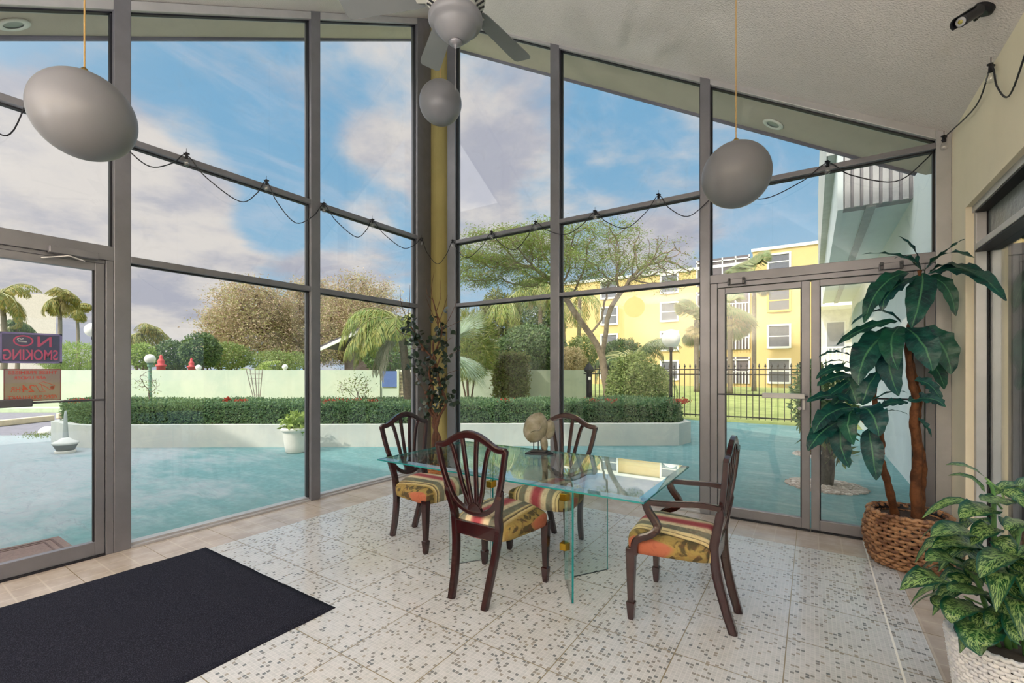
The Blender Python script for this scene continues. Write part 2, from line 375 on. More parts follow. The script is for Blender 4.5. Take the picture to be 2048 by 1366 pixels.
vmul_r(-4.12, -3.985); vmul_r(-2.539, -2.422); vmul_r(-.90, -.81); vmul_r(.785, .873, 'alu_light')
# round ochre column standing in the glazed corner
struct(MB().lathe([(.15, 0), (.15, 6.12)], (-4.32, 4.76, 0), 32).build('column', M['yellow_column'], smooth=False))
wn = [0]
def window(name_no, side, s0, s1, splits, ztop, sill=True):
    """one glazed bay between two mullions: panes, transoms, top rail"""
    r = thing('window_%d' % name_no, None, None, kind='structure')
    def bx(a0, a1, z0, z1, dep=(0, .12)):
        if side == 'L': return MB().box((XI-dep[1], a0, z0), (XI-dep[0], a1, z1))
        return MB().box((a0, YI+dep[0], z0), (a1, YI+dep[1], z1))
    zt0, zt1 = ztop(s0), ztop(s1)
    def P_(s, z, dep): return (XI-dep, s, z) if side == 'L' else (s, YI+dep, z)
    m = MB(); m.slab([P_(s0, zt0, 0), P_(s1, zt1, 0), P_(s1, zt1+.075, 0), P_(s0, zt0+.075, 0)], Vector(P_(0, 0, .12))-Vector(P_(0, 0, 0)))
    m.build('top_rail', M['alu_light'], r, bevel=.003)
    edges = [(.03 if sill else splits[0][0])]+[q for sp in splits for q in sp] if sill else [q for sp in splits for q in sp][1:]
    edges = ([.035]+[q for sp in splits for q in sp]) if sill else [splits[0][1]]+[q for sp in splits[1:] for q in sp]
    if sill:
        m = bx(s0, s1, 0, .018, (0, .12)); 
        for q in (bx(s0, s1, 0, .035, (.035, .12)),): m.add(q.v, q.f)
        m.build('sill', M['alu_light'], r, bevel=.002)
    for z0, z1 in splits:
        bx(s0, s1, z0, z1, (.0, .10)).build('transom', M['alu'], r, bevel=.003)
    # gaskets on the far side, panes
    gk = MB()
    for i in range(0, len(edges)-1, 2):
        lo, hi = edges[i], edges[i+1]
        bx(s0+.001, s1-.001, lo, hi, (.057, .063)).build('pane', M['glass'], r)
        for (c0, c1, d0, d1) in ((s0, s0+.012, lo, hi), (s1-.012, s1, lo, hi), (s0, s1, hi-.01, hi)):
            q = bx(c0, c1, d0, d1, (.04, .08)); gk.add(q.v, q.f)
    lo = edges[-1]
    m = MB(); poly = [P_(s0, lo, .057), P_(s1, lo, .057), P_(s1, zt1, .057), P_(s0, zt0, .057)]
    m.slab(poly, Vector(P_(0, 0, .006))-Vector(P_(0, 0, 0))); m.build('pane', M['glass'], r)
    for c0, c1 in ((s0, s0+.012), (s1-.012, s1)):
        f_ = lambda s: zt0+(zt1-zt0)*(s-s0)/(s1-s0)
        gk.slab([P_(c0, lo, .04), P_(c1, lo, .04), P_(c1, f_(c1), .04), P_(c0, f_(c0), .04)], Vector(P_(0, 0, .04))-Vector(P_(0, 0, 0)))
    gk.slab([P_(s0, zt0-.012, .04), P_(s1, zt1-.012, .04), P_(s1, zt1, .04), P_(s0, zt0, .04)], Vector(P_(0, 0, .04))-Vector(P_(0, 0, 0)))
    gk.build('gasket', M['gasket'], r)
    return r
SPL = [(2.21, 2.262), (3.13, 3.178)]; SPR = [(2.222, 2.266), (3.065, 3.11)]
window(1, 'L', 1.314, 2.829, SPL, topl); window(2, 'L', 2.939, 4.376, SPL, topl)
window(3, 'L', -.45, 1.211, [(2.2, 2.31), (3.04, 3.088) if False else (2.99, 3.03)], lambda y: max(topl(y), 3.1), False) if False else None
window(3, 'L', .02, 1.211, [(2.205, 2.312), (3.14, 3.188)], topl, False)
window(4, 'L', -2.9, -.55, [(2.21, 2.262)], lambda y: 3.07)
window(5, 'R', -3.985, -2.539, SPR, topr); window(6, 'R', -2.422, -.90, SPR, topr)
window(7, 'R', -.81, .785, [(2.20, 2.282), (3.065, 3.11)], topr, False)
window(8, 'L', -.45, .02, [(2.205, 2.312)], topl, False)

def glazed_door(no, side, s0, s1, zt, stile, rail_b, pane_z, handing=1):
    r = thing('door_%d' % no, None, None, kind='structure')
    def bx(a0, a1, z0, z1, d0, d1):
        if side == 'L': return MB().box((XI-d1, a0, z0), (XI-d0, a1, z1))
        return MB().box((a0, YI+d0, z0), (a1, YI+d1, z1))
    m = MB()
    for q in (bx(s0, s0+stile, .012, zt, .02, .07), bx(s1-stile, s1, .012, zt, .02, .07), bx(s0+stile, s1-stile, .012, rail_b, .02, .07), bx(s0+stile, s1-stile, zt-.055, zt, .02, .07)): m.add(q.v, q.f)
    m.build('door_frame', M['alu'], r, bevel=.003)
    bx(s0+stile, s1-stile, rail_b, zt-.055, .042, .048).build('pane', M['glass'], r)
    bx(s0, s1, 0, .012, 0, .12).build('threshold', M['gasket'], r)
    g = MB()
    for q in (bx(s0+stile, s0+stile+.008, rail_b, zt-.055, .03, .06), bx(s1-stile-.008, s1-stile, rail_b, zt-.055, .03, .06)): g.add(q.v, q.f)
    g.build('gasket', M['gasket'], r)
    return r, bx
d1, bx1 = glazed_door(1, 'L', .22, 1.162, 2.175, .055, .113, 0)
m = MB(); m.box((XO, 1.165, 0), (XI-.005, 1.211, 2.205)); m.box((XO, -.45, 2.176), (XI-.02, 1.165, 2.205)); m.box((XO, .165, 0), (XI, .215, 2.205)); trim(m, 'alu')
d5, bx5 = glazed_door(5, 'L', -.445, .16, 2.175, .055, .113, 0)
MB().tube([(-4.345, .14, 1.09), (-4.345, -.42, 1.09)], .007, 8).build('push_rod', M['alu_dark'], d5)
z_ = AX(140, 802, -4.36).z
MB().tube([(-4.345, 1.14, z_), (-4.345, .2, z_)], .007, 8).build('push_rod', M['alu_dark'], d1)
MB().cbox((-4.35, .47, z_), (.05, .60, .052)).build('push_pad', M['alu_dark'], d1, bevel=.006)
c_ = thing('door_closer', 'worn aluminium door closer above the left glass door', 'door closer', tuple(AX(148, 510, -4.37)))
MB().cbox((0, 0, .015), (.055, .26, .05)).build('closer_body', M['alu'], c_, bevel=.006)
m = MB(); m.beam((.02, -.03, -.015), (.035, .05, -.04), .022, .006); m.beam((.02, -.03, -.015), (-.02, -.16, -.05), .022, .006); m.build('closer_arm', M['alu_light'], c_)
d2, bx2 = glazed_door(2, 'R', -.744, -.014, 2.15, .062, .10, 0)
d3, bx3 = glazed_door(3, 'R', -.006, .722, 2.15, .062, .10, 0)
m = MB(); m.box((-.81, YI+.01, 0), (-.748, YO, 2.2)); m.box((-.748, YI+.01, 2.154), (.726, YO, 2.2)); m.box((.726, YI+.01, 0), (.785, YO, 2.2)); trim(m, 'alu')
z2 = AY(1500, 790, 4.6).z
for dd, xa, xb, pa, pb in ((d2, -.73, -.03, -.37, -.05), (d3, .01, .70, .05, .37)):
    MB().tube([(xa, 4.60, z2), (xb, 4.60, z2)], .007, 8).build('push_rod', M['alu_dark'], dd)
    MB().cbox(((pa+pb)/2, 4.61, z2), (pb-pa, .05, .045)).build('push_pad', M['alu_light'] if dd is d2 else M['alu'], dd, bevel=.005)
m = MB(); m.cbox((-.06, 4.645, 1.09), (.018, .02, .10)); m.lathe([(.0, 0), (.014, 0), (.014, .02)], (-.09, 4.665, 1.05), 12, axis=(0, -1, 0)); m.build('lock', M['alu_light'], d2)
for px, py, lb in ((1473, 563, 'small bare door-closer bracket above the left leaf of the double glass doors'), (1782, 532, 'small bare door-closer bracket above the right leaf, beside the tall plant')):
    q = AY(px, py, 4.64); c_ = thing('closer_bracket', lb, 'bracket', tuple(q))
    MB().cbox((0, -.008, 0), (.15, .02, .05)).build('plate', M['alu'], c_, bevel=.004)
    for sx_ in (-.06, .06): m = MB(); m.cbox((sx_, -.025, 0), (.02, .03, .06)); m.lathe([(.009, 0), (.009, .012)], (sx_, -.04, .012), 8, axis=(0, -1, 0)); m.build('lug', M['alu_dark'], c_, bevel=.002)
# ---- right-hand cream wall with its sliding glass opening
XW = .873
m = MB(); m.box((XW, 4.288, 0), (1.16, 4.77, 3.3)); m.box((XW, -3, 2.49), (1.16, 4.288, 3.3)); m.box((XW, -3, 0), (1.16, .6, 2.49)); struct(m.build('wall_right', M['yellow_wall']))
m = MB(); m.box((-14, -3.4, 0), (-4.5, -3.0, 6.95)); m.box((-4.5, -3.4, 0), (8, -3.0, 13.2)); struct(m.build('wall_back', M['yellow_wall']))
d4 = thing('door_4', None, None, kind='structure')
m = MB()
for x0, x1, y0 in ((.914, .966, 4.24), (.99, 1.03, 4.23)): m.box((x0, y0, 0), (x1, 4.288, 2.49))
m.box((.905, .6, 2.445), (1.03, 4.288, 2.49)); m.box((.905, .6, 2.18), (1.03, 4.24, 2.222)); m.build('door_frame', M['alu_light'], d4, bevel=.003)
m = MB(); m.box((.966, 4.25, 0), (.99, 4.288, 2.49)); m.box((.91, .6, 2.17), (1.03, 4.24, 2.18)); m.box((.91, .6, 2.435), (1.03, 4.24, 2.445)); m.build('gasket', M['gasket'], d4)
MB().box((1.075, 4.20, 0), (1.115, 4.288, 2.445)).build('stile', M['alu'], d4)
MB().box((1.12, 4.16, 0), (1.155, 4.287, 2.445)).build('outer_stile', M['alu_dark'], d4)
MB().box((.975, .6, .02), (.981, 4.25, 2.17)).build('pane', M['glass'], d4)
m_, t, out = newmat('obscure_glass'); pbr(t, out, lin((118, 124, 122)), .25, 0, (t.noise(t.node('ShaderNodeTexCoord').outputs['Object'], 22, 4), .4, .01)); M['obscure'] = m_
MB().box((.975, .6, 2.222), (.981, 4.25, 2.435)).build('obscure_pane', M['obscure'], d4)
# passage behind that opening
m = MB(); m.box((1.16, 8.0, 0), (5, 8.2, 3.2)); struct(m.build('wall_passage', M['yellow_wall']))
m = MB(); m.box((1.16, -3, -.06), (5, 8.0, -.01)); struct(m.build('floor_passage', M['white_wall']))
m = MB()
for i in range(14): m.cbox((1.3+.16*i, 6.6, .5), (.03, .03, 1.0))
m.box((1.25, 6.56, .98), (3.6, 6.64, 1.05)); tag(m.build('railing', M['black']), 'black metal railing glimpsed through the sliding door on the right', 'railing')

# recessed soffit lights
def soffit_light(px, py, side, lb):
    r = ray(px); k = (YH-py)/FOC
    if side == 'L': dd = (3.46+.03-H)/(k-.6*r[1])
    else: dd = (3.67+.03-H)/(k+.595*r[0])
    q = Vector((r[0]*dd, r[1]*dd, H+k*dd)); nrm = Vector((0, .6, -1)).normalized() if side == 'L' else Vector((-.595, 0, -1)).normalized()
    o = thing('recessed_light', lb, 'ceiling light', tuple(q), group=None)
    MB().lathe([(.06, 0), (.10, 0), (.105, .012), (.085, .02), (.062, .012)], (0, 0, 0), 28, cap=False, axis=nrm).build('trim_ring', M['white'], o, smooth=True)
    MB().lathe([(.0, .004), (.07, .006), (.07, .0)], (0, 0, 0), 24, cap=False, axis=nrm).build('lens', simple('grey_lens', (150, 160, 160), .3), o)
soffit_light(25, 47, 'L', 'round recessed light in the roof soffit outside the left windows')
soffit_light(1547, 247, 'R', 'round recessed light in the roof soffit above the double glass doors')
# added uplights, unseen behind the viewer, that brighten the lobby ceiling
def fill_torchiere(x, y, pw):
    o = thing('added_fill_lamp', 'tall added fill lamp, out of view behind the viewer, brightening the lobby ceiling', 'added fill lamp', (x, y, 0), group='added fill lamps behind the viewer')
    MB().lathe([(.14, 0), (.14, .02), (.02, .04), (.015, 1.72)], (0, 0, 0), 24).build('stand', M['alu'], o)
    MB().lathe([(.03, 1.70), (.14, 1.76), (.19, 1.84), (.185, 1.845), (.13, 1.77), (.0005, 1.73)], (0, 0, 0), 28, cap=False).build('bowl', M['white'], o, smooth=True)
    l = bpy.data.objects.new('lamp', bpy.data.lights.new('lamp', 'AREA')); C.objects.link(l); l.parent = o; l.location = (0, 0, 1.80); l.rotation_euler = (math.pi, 0, 0)
    l.data.shape = 'DISK'; l.data.size = .26; l.data.energy = pw; l.data.color = (1, .965, .95)
for x, y in ((-3.3, -2.2), (-1.4, -2.0), (.3, -1.5)): fill_torchiere(x, y, FILL_LAMP)
# ================================================================== furniture
m_, t, out = newmat('mahogany'); pos = t.node('ShaderNodeTexCoord').outputs['Object']
n_ = t.noise(t.vm('MULTIPLY', pos, (26., 26., 4.)), 2.2, 6, .6)
pbr(t, out, t.mix(t.ramp(n_, .35, .7), lin((46, 11, 12)), lin((32, 9, 10))), .2, 0, None, .5, .35); M['wood'] = m_
m_, t, out = newmat('striped_damask'); tc = t.node('ShaderNodeTexCoord').outputs['Object']; px_ = t.sep(tc)
dn = t.noise(tc, 26, 5, .6, 1.2)
q = t.m('ADD', px_[0], t.m('MULTIPLY', t.m('SUBTRACT', t.noise(tc, 5, 2), .5), .014))
fx = t.m('ADD', t.m('MULTIPLY', q, 1.75), .5)
cr = t.node('ShaderNodeValToRGB', {0: fx}); cr.color_ramp.interpolation = 'LINEAR'
el = cr.color_ramp.elements
ST = [(0, (160, 88, 62)), (.055, (168, 100, 74)), (.065, (150, 128, 70)), (.155, (142, 124, 74)), (.165, (30, 26, 22)), (.175, (206, 186, 134)), (.20, (212, 194, 146)), (.206, (34, 28, 24)), (.214, (206, 188, 140)), (.245, (210, 194, 150)),
      (.26, (120, 120, 104)), (.33, (132, 130, 112)), (.345, (210, 196, 160)), (.40, (212, 194, 162)), (.42, (186, 124, 112)), (.46, (158, 66, 76)), (.53, (164, 74, 80)), (.56, (192, 138, 122)), (.59, (212, 196, 162)), (.64, (206, 190, 156)), (.66, (118, 118, 102)), (.74, (126, 124, 104)), (.755, (208, 190, 140)),
      (.785, (34, 28, 24)), (.795, (208, 188, 138)), (.83, (148, 126, 70)), (.93, (140, 120, 66)), (.94, (168, 98, 72)), (1, (160, 88, 62))]
ST = [s_ for i, s_ in enumerate(ST)]
for i, (p, c) in enumerate(ST):
    e = el[i] if i < 2 else el.new(p); e.position = p; e.color = lin(c)+(1,)
damask = t.ramp(t.m('ABSOLUTE', t.m('SUBTRACT', dn, .5)), .02, .07)
dz = t.ramp(t.noise(tc, 13, 3, .5, .8), .46, .56)
fb_ = t.mix(t.m('MULTIPLY', t.m('MULTIPLY', dz, t.m('SUBTRACT', 1., damask)), .0), cr.outputs[0], lin((40, 44, 36)))
band = t.m('LESS_THAN', t.m('ABSOLUTE', t.m('SUBTRACT', t.m('ABSOLUTE', t.m('SUBTRACT', fx, .5)), .385)), .048)
band2 = t.m('LESS_THAN', t.m('ABSOLUTE', t.m('SUBTRACT', t.m('ABSOLUTE', t.m('SUBTRACT', fx, .5)), .2)), .042)
fb_ = t.mix(t.m('MULTIPLY', t.m('MULTIPLY', band, dz), .8), fb_, lin((38, 38, 32)))
fb_ = t.mix(t.m('MULTIPLY', t.m('MULTIPLY', band2, dz), .5), fb_, lin((84, 88, 78)))
fb_ = t.mix(t.m('MULTIPLY', t.ramp(dn, .5, .62), .25), fb_, lin((120, 60, 50)))
pbr(t, out, fb_, .75, 0, (t.noise(tc, 140, 3), .25, .002), .25); M['fabric'] = m_

def chair_parts(t_, arms=False, wf=.27, wb=.175):
    """local frame: front towards +y, x across"""
    # seat: a padded block, wider at the front, domed on top
    m = MB(); nx, rings = 28, []
    def outline(k, ins):
        a = 2*math.pi*k/nx; ca, sa = math.cos(a), math.sin(a)
        e = .34; x = math.copysign(abs(ca)**e, ca); y = math.copysign(abs(sa)**e, sa)
        hw = (wb+.022)+(wf-wb-.012)*(y+1)/2
        yy = (-.165 if y < 0 else 0)+(y*.262 if y > 0 else -y*0) if False else (y+1)/2*(.272+.172)-.172
        yy += .016*(1-x*x)*(y > 0)
        return x*(hw-ins), yy*(1-ins*1.6)+.05*ins*1.6
    prof = [(.375, .012), (.378, .0), (.40, -.006), (.43, -.008), (.448, -.002), (.46, .014), (.478, .040), (.494, .080), (.503, .12), (.507, .155)]
    vs = []
    for z, ins in prof:
        for k in range(nx):
            x, y = outline(k, min(ins, .25)); vs.append((x, y, z-.012*(abs(x)/wf)**2*(z > .46)-(.012*(1-(x/wf)**2) if z < .39 else 0)))
    fs = [(i*nx+j, i*nx+(j+1) % nx, (i+1)*nx+(j+1) % nx, (i+1)*nx+j) for i in range(len(prof)-1) for j in range(nx)]
    fs += [tuple(range(nx-1, -1, -1)), tuple((len(prof)-1)*nx+j for j in range(nx))]
    m.add(vs, fs); m.build('seat', M['fabric'], t_, smooth=True)
    # front legs: tapered, with spade feet
    for sgn in (-1, 1):
        m = MB(); x = sgn*(wf-.022); y = .245
        sec = [(.0, .013), (.012, .016), (.085, .022), (.098, .0235), (.102, .016), (.25, .021), (.38, .025), (.40, .025)]
        vs = []
        for z, r in sec:
            for a_, b_ in ((-1, -1), (1, -1), (1, 1), (-1, 1)): vs.append((x+a_*r, y+b_*r, z))
        m.add(vs, [(i*4+j, i*4+(j+1) % 4, (i+1)*4+(j+1) % 4, (i+1)*4+j) for i in range(len(sec)-1) for j in range(4)]+[(3, 2, 1, 0), tuple(range(len(sec)*4-4, len(sec)*4))])
        m.build('leg', M['wood'], t_, bevel=.002)
    yb = lambda z: -.165-.075*max(0, (z-.45)/.55)-.012*math.sin(max(0, min(1, (z-.45)/.55))*math.pi)
    # back legs run on into the stiles that carry the shield
    for sgn in (-1, 1):
        pts = spline([(sgn*.125, -.255, 0), (sgn*.133, -.215, .14), (sgn*.15, -.18, .30), (sgn*(wb-.008), -.168, .44), (sgn*(wb-.004), yb(.52), .52), (sgn*.188, yb(.60), .60), (sgn*.208, yb(.69), .69)], 5)
        wd = [.042+.006*math.sin(math.pi*min(1, i/(len(pts)-1)*1.3)) for i in range(len(pts))]; wd[-1] = .014; wd[-2] = .02; wd[-3] = .026
        MB().sweep(pts, wd, .038, (1, 0, 0)).build('leg', M['wood'], t_, bevel=0, smooth=False)
    # rail between the back legs
    m = MB(); m.cbox((0, -.172, .415), (2*wb-.03, .026, .085)); m.build('back_rail', M['wood'], t_, bevel=.004)
    # shield
    half = [(0, .518), (.06, .526), (.12, .556), (.168, .61), (.203, .70), (.228, .79), (.243, .86), (.255, .918), (.247, .926), (.215, .926), (.175, .938), (.13, .964), (.08, .988), (.035, 1.0), (0, 1.003)]
    hp = spline([(x, yb(z), z) for x, z in half[:8]], 4)+spline([(x, yb(z), z) for x, z in half[8:]], 4)
    full = hp+[Vector((-p.x, p.y, p.z)) for p in reversed(hp[1:-1])]
    wd = [.031 if p.z < .9 else .034+.012*max(0, 1-abs(p.x)/.25) for p in full]
    MB().sweep(full, wd, .028, (0, 1, .12), closed=True).build('shield_back', M['wood'], t_, smooth=False)
    # half-round rosette and the fanning splats
    m = MB(); pol = [(.052*math.cos(a), .530+.056*math.sin(a)) for a in np.linspace(0, math.pi, 14)]
    m.slab([(x, yb(z)-.013, z) for x, z in pol], (0, .026, 0)); m.build('rosette', M['wood'], t_, bevel=.004)
    for tx, bx_ in ((-.158, -.034), (-.056, -.013), (.056, .013), (.158, .034)):
        zt = .988-.9*max(0, abs(tx)-.05)**1.0*.42
        pts = spline([(bx_, yb(.56), .56), (bx_*1.05+tx*.22, yb(.66), .66), (bx_*.6+tx*.5, yb(.79), .79), (tx*.82, yb(.9), .9), (tx, yb(zt), zt)], 5)
        MB().sweep(pts, [.028-.003*math.sin(i/len(pts)*math.pi) for i in range(len(pts))], .018, (0, 1, .12)).build('splat', M['wood'], t_)
    if arms:
        for sgn in (-1, 1):
            pts = spline([(sgn*.222, yb(.665), .675), (sgn*.245, -.10, .685), (sgn*.268, .05, .672), (sgn*.272, .15, .668), (sgn*.270, .185, .673)], 5)
            arm = MB().sweep(pts, [.034]*len(pts), .030, (0, 0, 1)).build('armrest', M['wood'], t_)
            sup = spline([(sgn*.270, .165, .668), (sgn*.268, .155, .63), (sgn*.270, .125, .57), (sgn*.276, .08+.05, .525), (sgn*.284, .155, .487), (sgn*.287, .19, .455), (sgn*.287, .195, .36)], 5)
            sup = spline([(sgn*.270, .165, .668), (sgn*.266, .15, .62), (sgn*.268, .11, .565), (sgn*.274, .10, .53), (sgn*.282, .135, .495), (sgn*.287, .185, .472), (sgn*.287, .215, .44), (sgn*.287, .22, .375)], 5)
            MB().sweep(sup, [.038]*len(sup), .032, (1, 0, 0)).build('arm_support', M['wood'], arm)
CH = [((-1.70, 2.355), 0, 'mahogany shield-back dining chair nearest the viewer, its open back towards us'),
      ((-2.67, 2.745), -math.pi/2, 'mahogany shield-back dining chair at the far left end of the glass table'),
      ((-1.70, 3.165), math.pi, 'mahogany shield-back dining chair behind the glass table, next to the stone fish')]
ch0 = thing('dining_chair', CH[0][2], 'chair', (*CH[0][0], 0), CH[0][1], 'armless shield-back dining chairs'); chair_parts(ch0)
for (xy, a, lb) in CH[1:]:
    c = copy_tree(ch0); c.location = (*xy, 0); c.rotation_euler = (0, 0, a); c['label'] = lb
ca = thing('dining_armchair', 'mahogany shield-back dining chair with curved arms at the right end of the glass table', 'chair', (-.60, 2.745, 0), math.pi/2+.02); chair_parts(ca, True, .285, .18)

# ---- glass table
tb = thing('dining_table', 'rectangular clear glass dining table on glass panel legs held by small brass clips', 'table', (-1.665, 2.715, 0))
x0, x1, y0, y1, zt, bv = -.975, .975, -.495, .495, .745, .035
m = MB()
o_ = [(x0, y0), (x1, y0), (x1, y1), (x0, y1)]; i_ = [(x0+bv, y0+bv), (x1-bv, y0+bv), (x1-bv, y1-bv), (x0+bv, y1-bv)]
m.add([(x, y, zt-.019) for x, y in o_]+[(x, y, zt-.010) for x, y in o_]+[(x, y, zt) for x, y in i_],
      [(3, 2, 1, 0), (8, 9, 10, 11)]+[(i, (i+1) % 4, 4+(i+1) % 4, 4+i) for i in range(4)]+[(4+i, 4+(i+1) % 4, 8+(i+1) % 4, 8+i) for i in range(4)])
m.mi = [0, 0, 1, 1, 1, 1, 2, 2, 2, 2]
M['bevel_glass'] = glassmat('bevel_glass', (.55, .86, .86), .16, .02, 0, 3)
m.build('table_top', [M['table_glass'], M['glass_edge'], M['bevel_glass']], tb)
for hx, ex in ((.305, .48), (-.305, -.48)):
    for ey in (-.265, .285):
        a = Vector((hx, .012*(1 if ey > 0 else -1), 0)); b = Vector((ex, ey, 0)); t_ = (b-a).normalized(); nn = Vector((-t_.y, t_.x, 0))*.006
        m = MB(); vs = [a-nn, b-nn, b+nn, a+nn]; m.add([Vector((*p.xy, z)) for z in (0, .725) for p in vs], [(0, 3, 2, 1), (4, 5, 6, 7), (0, 1, 5, 4), (1, 2, 6, 5), (2, 3, 7, 6), (3, 0, 4, 7)]); m.mi = [1, 1, 0, 1, 0, 1]
        m.build('base_panel', [M['leg_glass'], M['glass_edge']], tb)
    for z in (.222, .548):
        m = MB(); m.cbox((hx-.004*(1 if hx > 0 else -1), -.012, z), (.05, .062, .048)); m.build('clip', M['brass'], tb, bevel=.003)
# ---- stone fish on its black plinth
M['stone'] = simple('carved_stone', (134, 129, 114), .45, 0, .3, 14, .2, 30, .4, .1, (104, 98, 74))
sc = thing('fish_sculpture', 'carved grey-green stone fish on a black plinth, standing on the glass table', 'sculpture', (-1.74, 3.0, .745), math.radians(28))
MB().prism([(-.10, -.035), (-.055, -.06), (.07, -.06), (.115, -.02), (.09, .045), (-.07, .045)], 0, .014).build('plinth', M['black'], sc, bevel=.003)
m = MB(); m.prism([(-.06, -.03), (.06, -.035), (.075, .02), (-.05, .025)], .014, .03); m.build('plinth_step', M['black'], sc, bevel=.003)
for x in (-.035, .0): MB().tube([(x, 0, .025), (x, 0, .10)], .004, 8).build('rod', M['black'], sc)
def pebble(cx, cz, rx, ry, rz, tilt, y=0, seed=0, pinch=.0):
    m = MB(); n, k = 24, 16; vs = []
    for i in range(k+1):
        ph = math.pi*i/k
        for j in range(n):
            th = 2*math.pi*j/n; x, yy, z = math.sin(ph)*math.cos(th), math.sin(ph)*math.sin(th), math.cos(ph)
            s_ = 1+.05*noise.noise(Vector((x*1.5+seed, yy*1.5, z*1.5)))-pinch*max(0, z)**2*.5
            x, z = x*rx*s_, z*rz*(1+.04*math.sin(th)); c, s2 = math.cos(tilt), math.sin(tilt)
            vs.append((cx+x*c-z*s2, y+yy*ry*s_, cz+x*s2+z*c))
    m.add(vs, [(i*n+j, i*n+(j+1) % n, (i+1)*n+(j+1) % n, (i+1)*n+j) for i in range(k) for j in range(n)]); return m
pebble(-.02, .20, .092, .035, .118, -.35, seed=1, pinch=.25).build('body', M['stone'], sc, smooth=True)
pebble(.085, .185, .042, .024, .075, -.1, .012, 2).build('tail_fin', M['stone'], sc, smooth=True)
pebble(.045, .085, .028, .02, .065, .12, .004, 3).build('lower_fin', M['stone'], sc, smooth=True)
m = MB(); m.tube(spline([(-.055, -.034, .17), (-.03, -.040, .185), (.0, -.040, .185), (.02, -.038, .21), (.01, -.036, .235)], 5), [.006]*20+[.003], 8); m.build('side_fin', M['stone'], sc, smooth=True)

# ---- entrance rug
m_, t, out = newmat('navy_pile'); pos = t.node('ShaderNodeTexCoord').outputs['Object']
n_ = t.noise(pos, 260, 3, .7); n2_ = t.noise(t.vm('MULTIPLY', pos, (3., 30., 1.)), 6, 4)
pbr(t, out, t.mix(t.ramp(n_, .45, .7), t.mix(n2_, lin((20, 21, 30)), lin((29, 30, 40))), lin((64, 66, 80))), .95, 0, (n_, .8, .004), .1); M['rug'] = m_
m = MB(); nx_, ny_ = 46, 60; X0, X1, Y0, Y1 = -3.935, -2.315, -.75, 1.64
vs = []
for j in range(ny_+1):
    for i in range(nx_+1):
        x = X0+(X1-X0)*i/nx_; y = Y0+(Y1-Y0)*(j/ny_); e = (Y1-y)
        z = .010+.020*math.exp(-((e-.07-.05*(x-X0)*.5)/.018)**2)*(.55+.45*noise.noise(Vector((x*3, 2, 1))))+.018*math.exp(-((e-.20-.06*(x-X0))/.02)**2)*max(0, noise.noise(Vector((x*2, 5, 1)))+.45)+.003*noise.noise(Vector((x*4, y*4, 0)))
        z += .010*math.exp(-((X1-x-.05)/.018)**2)*max(0, noise.noise(Vector((y*1.6, 9, 1)))+.3)
        if i in (0, nx_) or j in (0, ny_): z = .004
        vs.append((x+(.006*noise.noise(Vector((y*3, 1, 4))) if i in (0, nx_) else 0), y+(.012*noise.noise(Vector((x*5, 1, 7))) if j == ny_ else 0), z))
n = nx_+1; fs = [(j*n+i, j*n+i+1, (j+1)*n+i+1, (j+1)*n+i) for j in range(ny_) for i in range(nx_)]
b = len(vs); vs += [(x, y, .0005) for x, y, z in vs]; fs += [tuple(b+q for q in reversed(f)) for f in fs]
rim = [i for i in range(n)]+[j*n+nx_ for j in range(1, ny_+1)]+[ny_*n+i for i in range(nx_-1, -1, -1)]+[j*n for j in range(ny_-1, 0, -1)]
fs += [(rim[i], b+rim[i], b+rim[(i+1) % len(rim)], rim[(i+1) % len(rim)]) for i in range(len(rim))]
m.add(vs, fs); tag(m.build('entrance_rug', M['rug'], smooth=True), 'dark navy entrance rug with a puckered far edge on the tiled floor', 'rug')

# ---- pendant globes
def pendant(x, y, z, r, lb, cordmat='gold_cord'):
    o = thing('pendant_globe', lb, 'pendant light', (x, y, z), 0, 'opal glass pendant globes'); zc_ = min(zl(y), zr(x))
    prof = [(r*math.sin(a), -r*math.cos(a)) for a in np.linspace(.0, math.pi-.2, 28)]; prof[0] = (.0005, -r)
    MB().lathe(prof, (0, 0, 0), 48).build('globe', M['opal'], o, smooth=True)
    MB().lathe([(.035, r*.975), (.038, r*1.0), (.02, r+.015), (.008, r+.03)], (0, 0, 0), 20).build('cap', M['brass'], o, smooth=True)
    MB().tube([(0, 0, r+.02), (0, 0, zc_-z-.02)], .0035, 6).build('cord', M[cordmat], o)
    MB().lathe([(.055, zc_-z-.03), (.06, zc_-z+.03)], (0, 0, 0), 20).build('ceiling_rose', M['white'], o)
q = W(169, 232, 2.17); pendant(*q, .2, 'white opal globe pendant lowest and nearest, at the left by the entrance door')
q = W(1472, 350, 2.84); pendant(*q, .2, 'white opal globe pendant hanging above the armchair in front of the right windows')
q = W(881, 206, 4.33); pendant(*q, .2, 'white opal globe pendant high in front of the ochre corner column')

# ---- ceiling fan with light kit
q = W(911, 50, 2.53); fan = thing('ceiling_fan', 'white ceiling fan with an opal bowl light, high above the glass table', 'ceiling fan', tuple(q), 0)
fz = min(zl(q.y), zr(q.x))-q.z
MB().lathe([(.0005, -.098), (.03, -.094), (.062, -.078), (.092, -.05), (.112, -.022), (.122, -.006), (.140, .0), (.150, .018), (.150, .036), (.140, .050), (.115, .062), (.09, .068)], (0, 0, 0), 40).build('light_bowl', M['opal'], fan, smooth=True)
MB().lathe([(.0005, -.135), (.006, -.132), (.009, -.12), (.02, -.113), (.036, -.104), (.038, -.094), (.02, -.09)], (0, 0, 0), 20).build('finial', M['alu'], fan, smooth=True)
MB().lathe([(.09, .066), (.085, .085), (.11, .10), (.165, .135), (.17, .16), (.165, .20), (.12, .235), (.06, .25), (.03, .26)], (0, 0, 0), 36).build('motor_housing', M['fan_white'], fan, smooth=True)
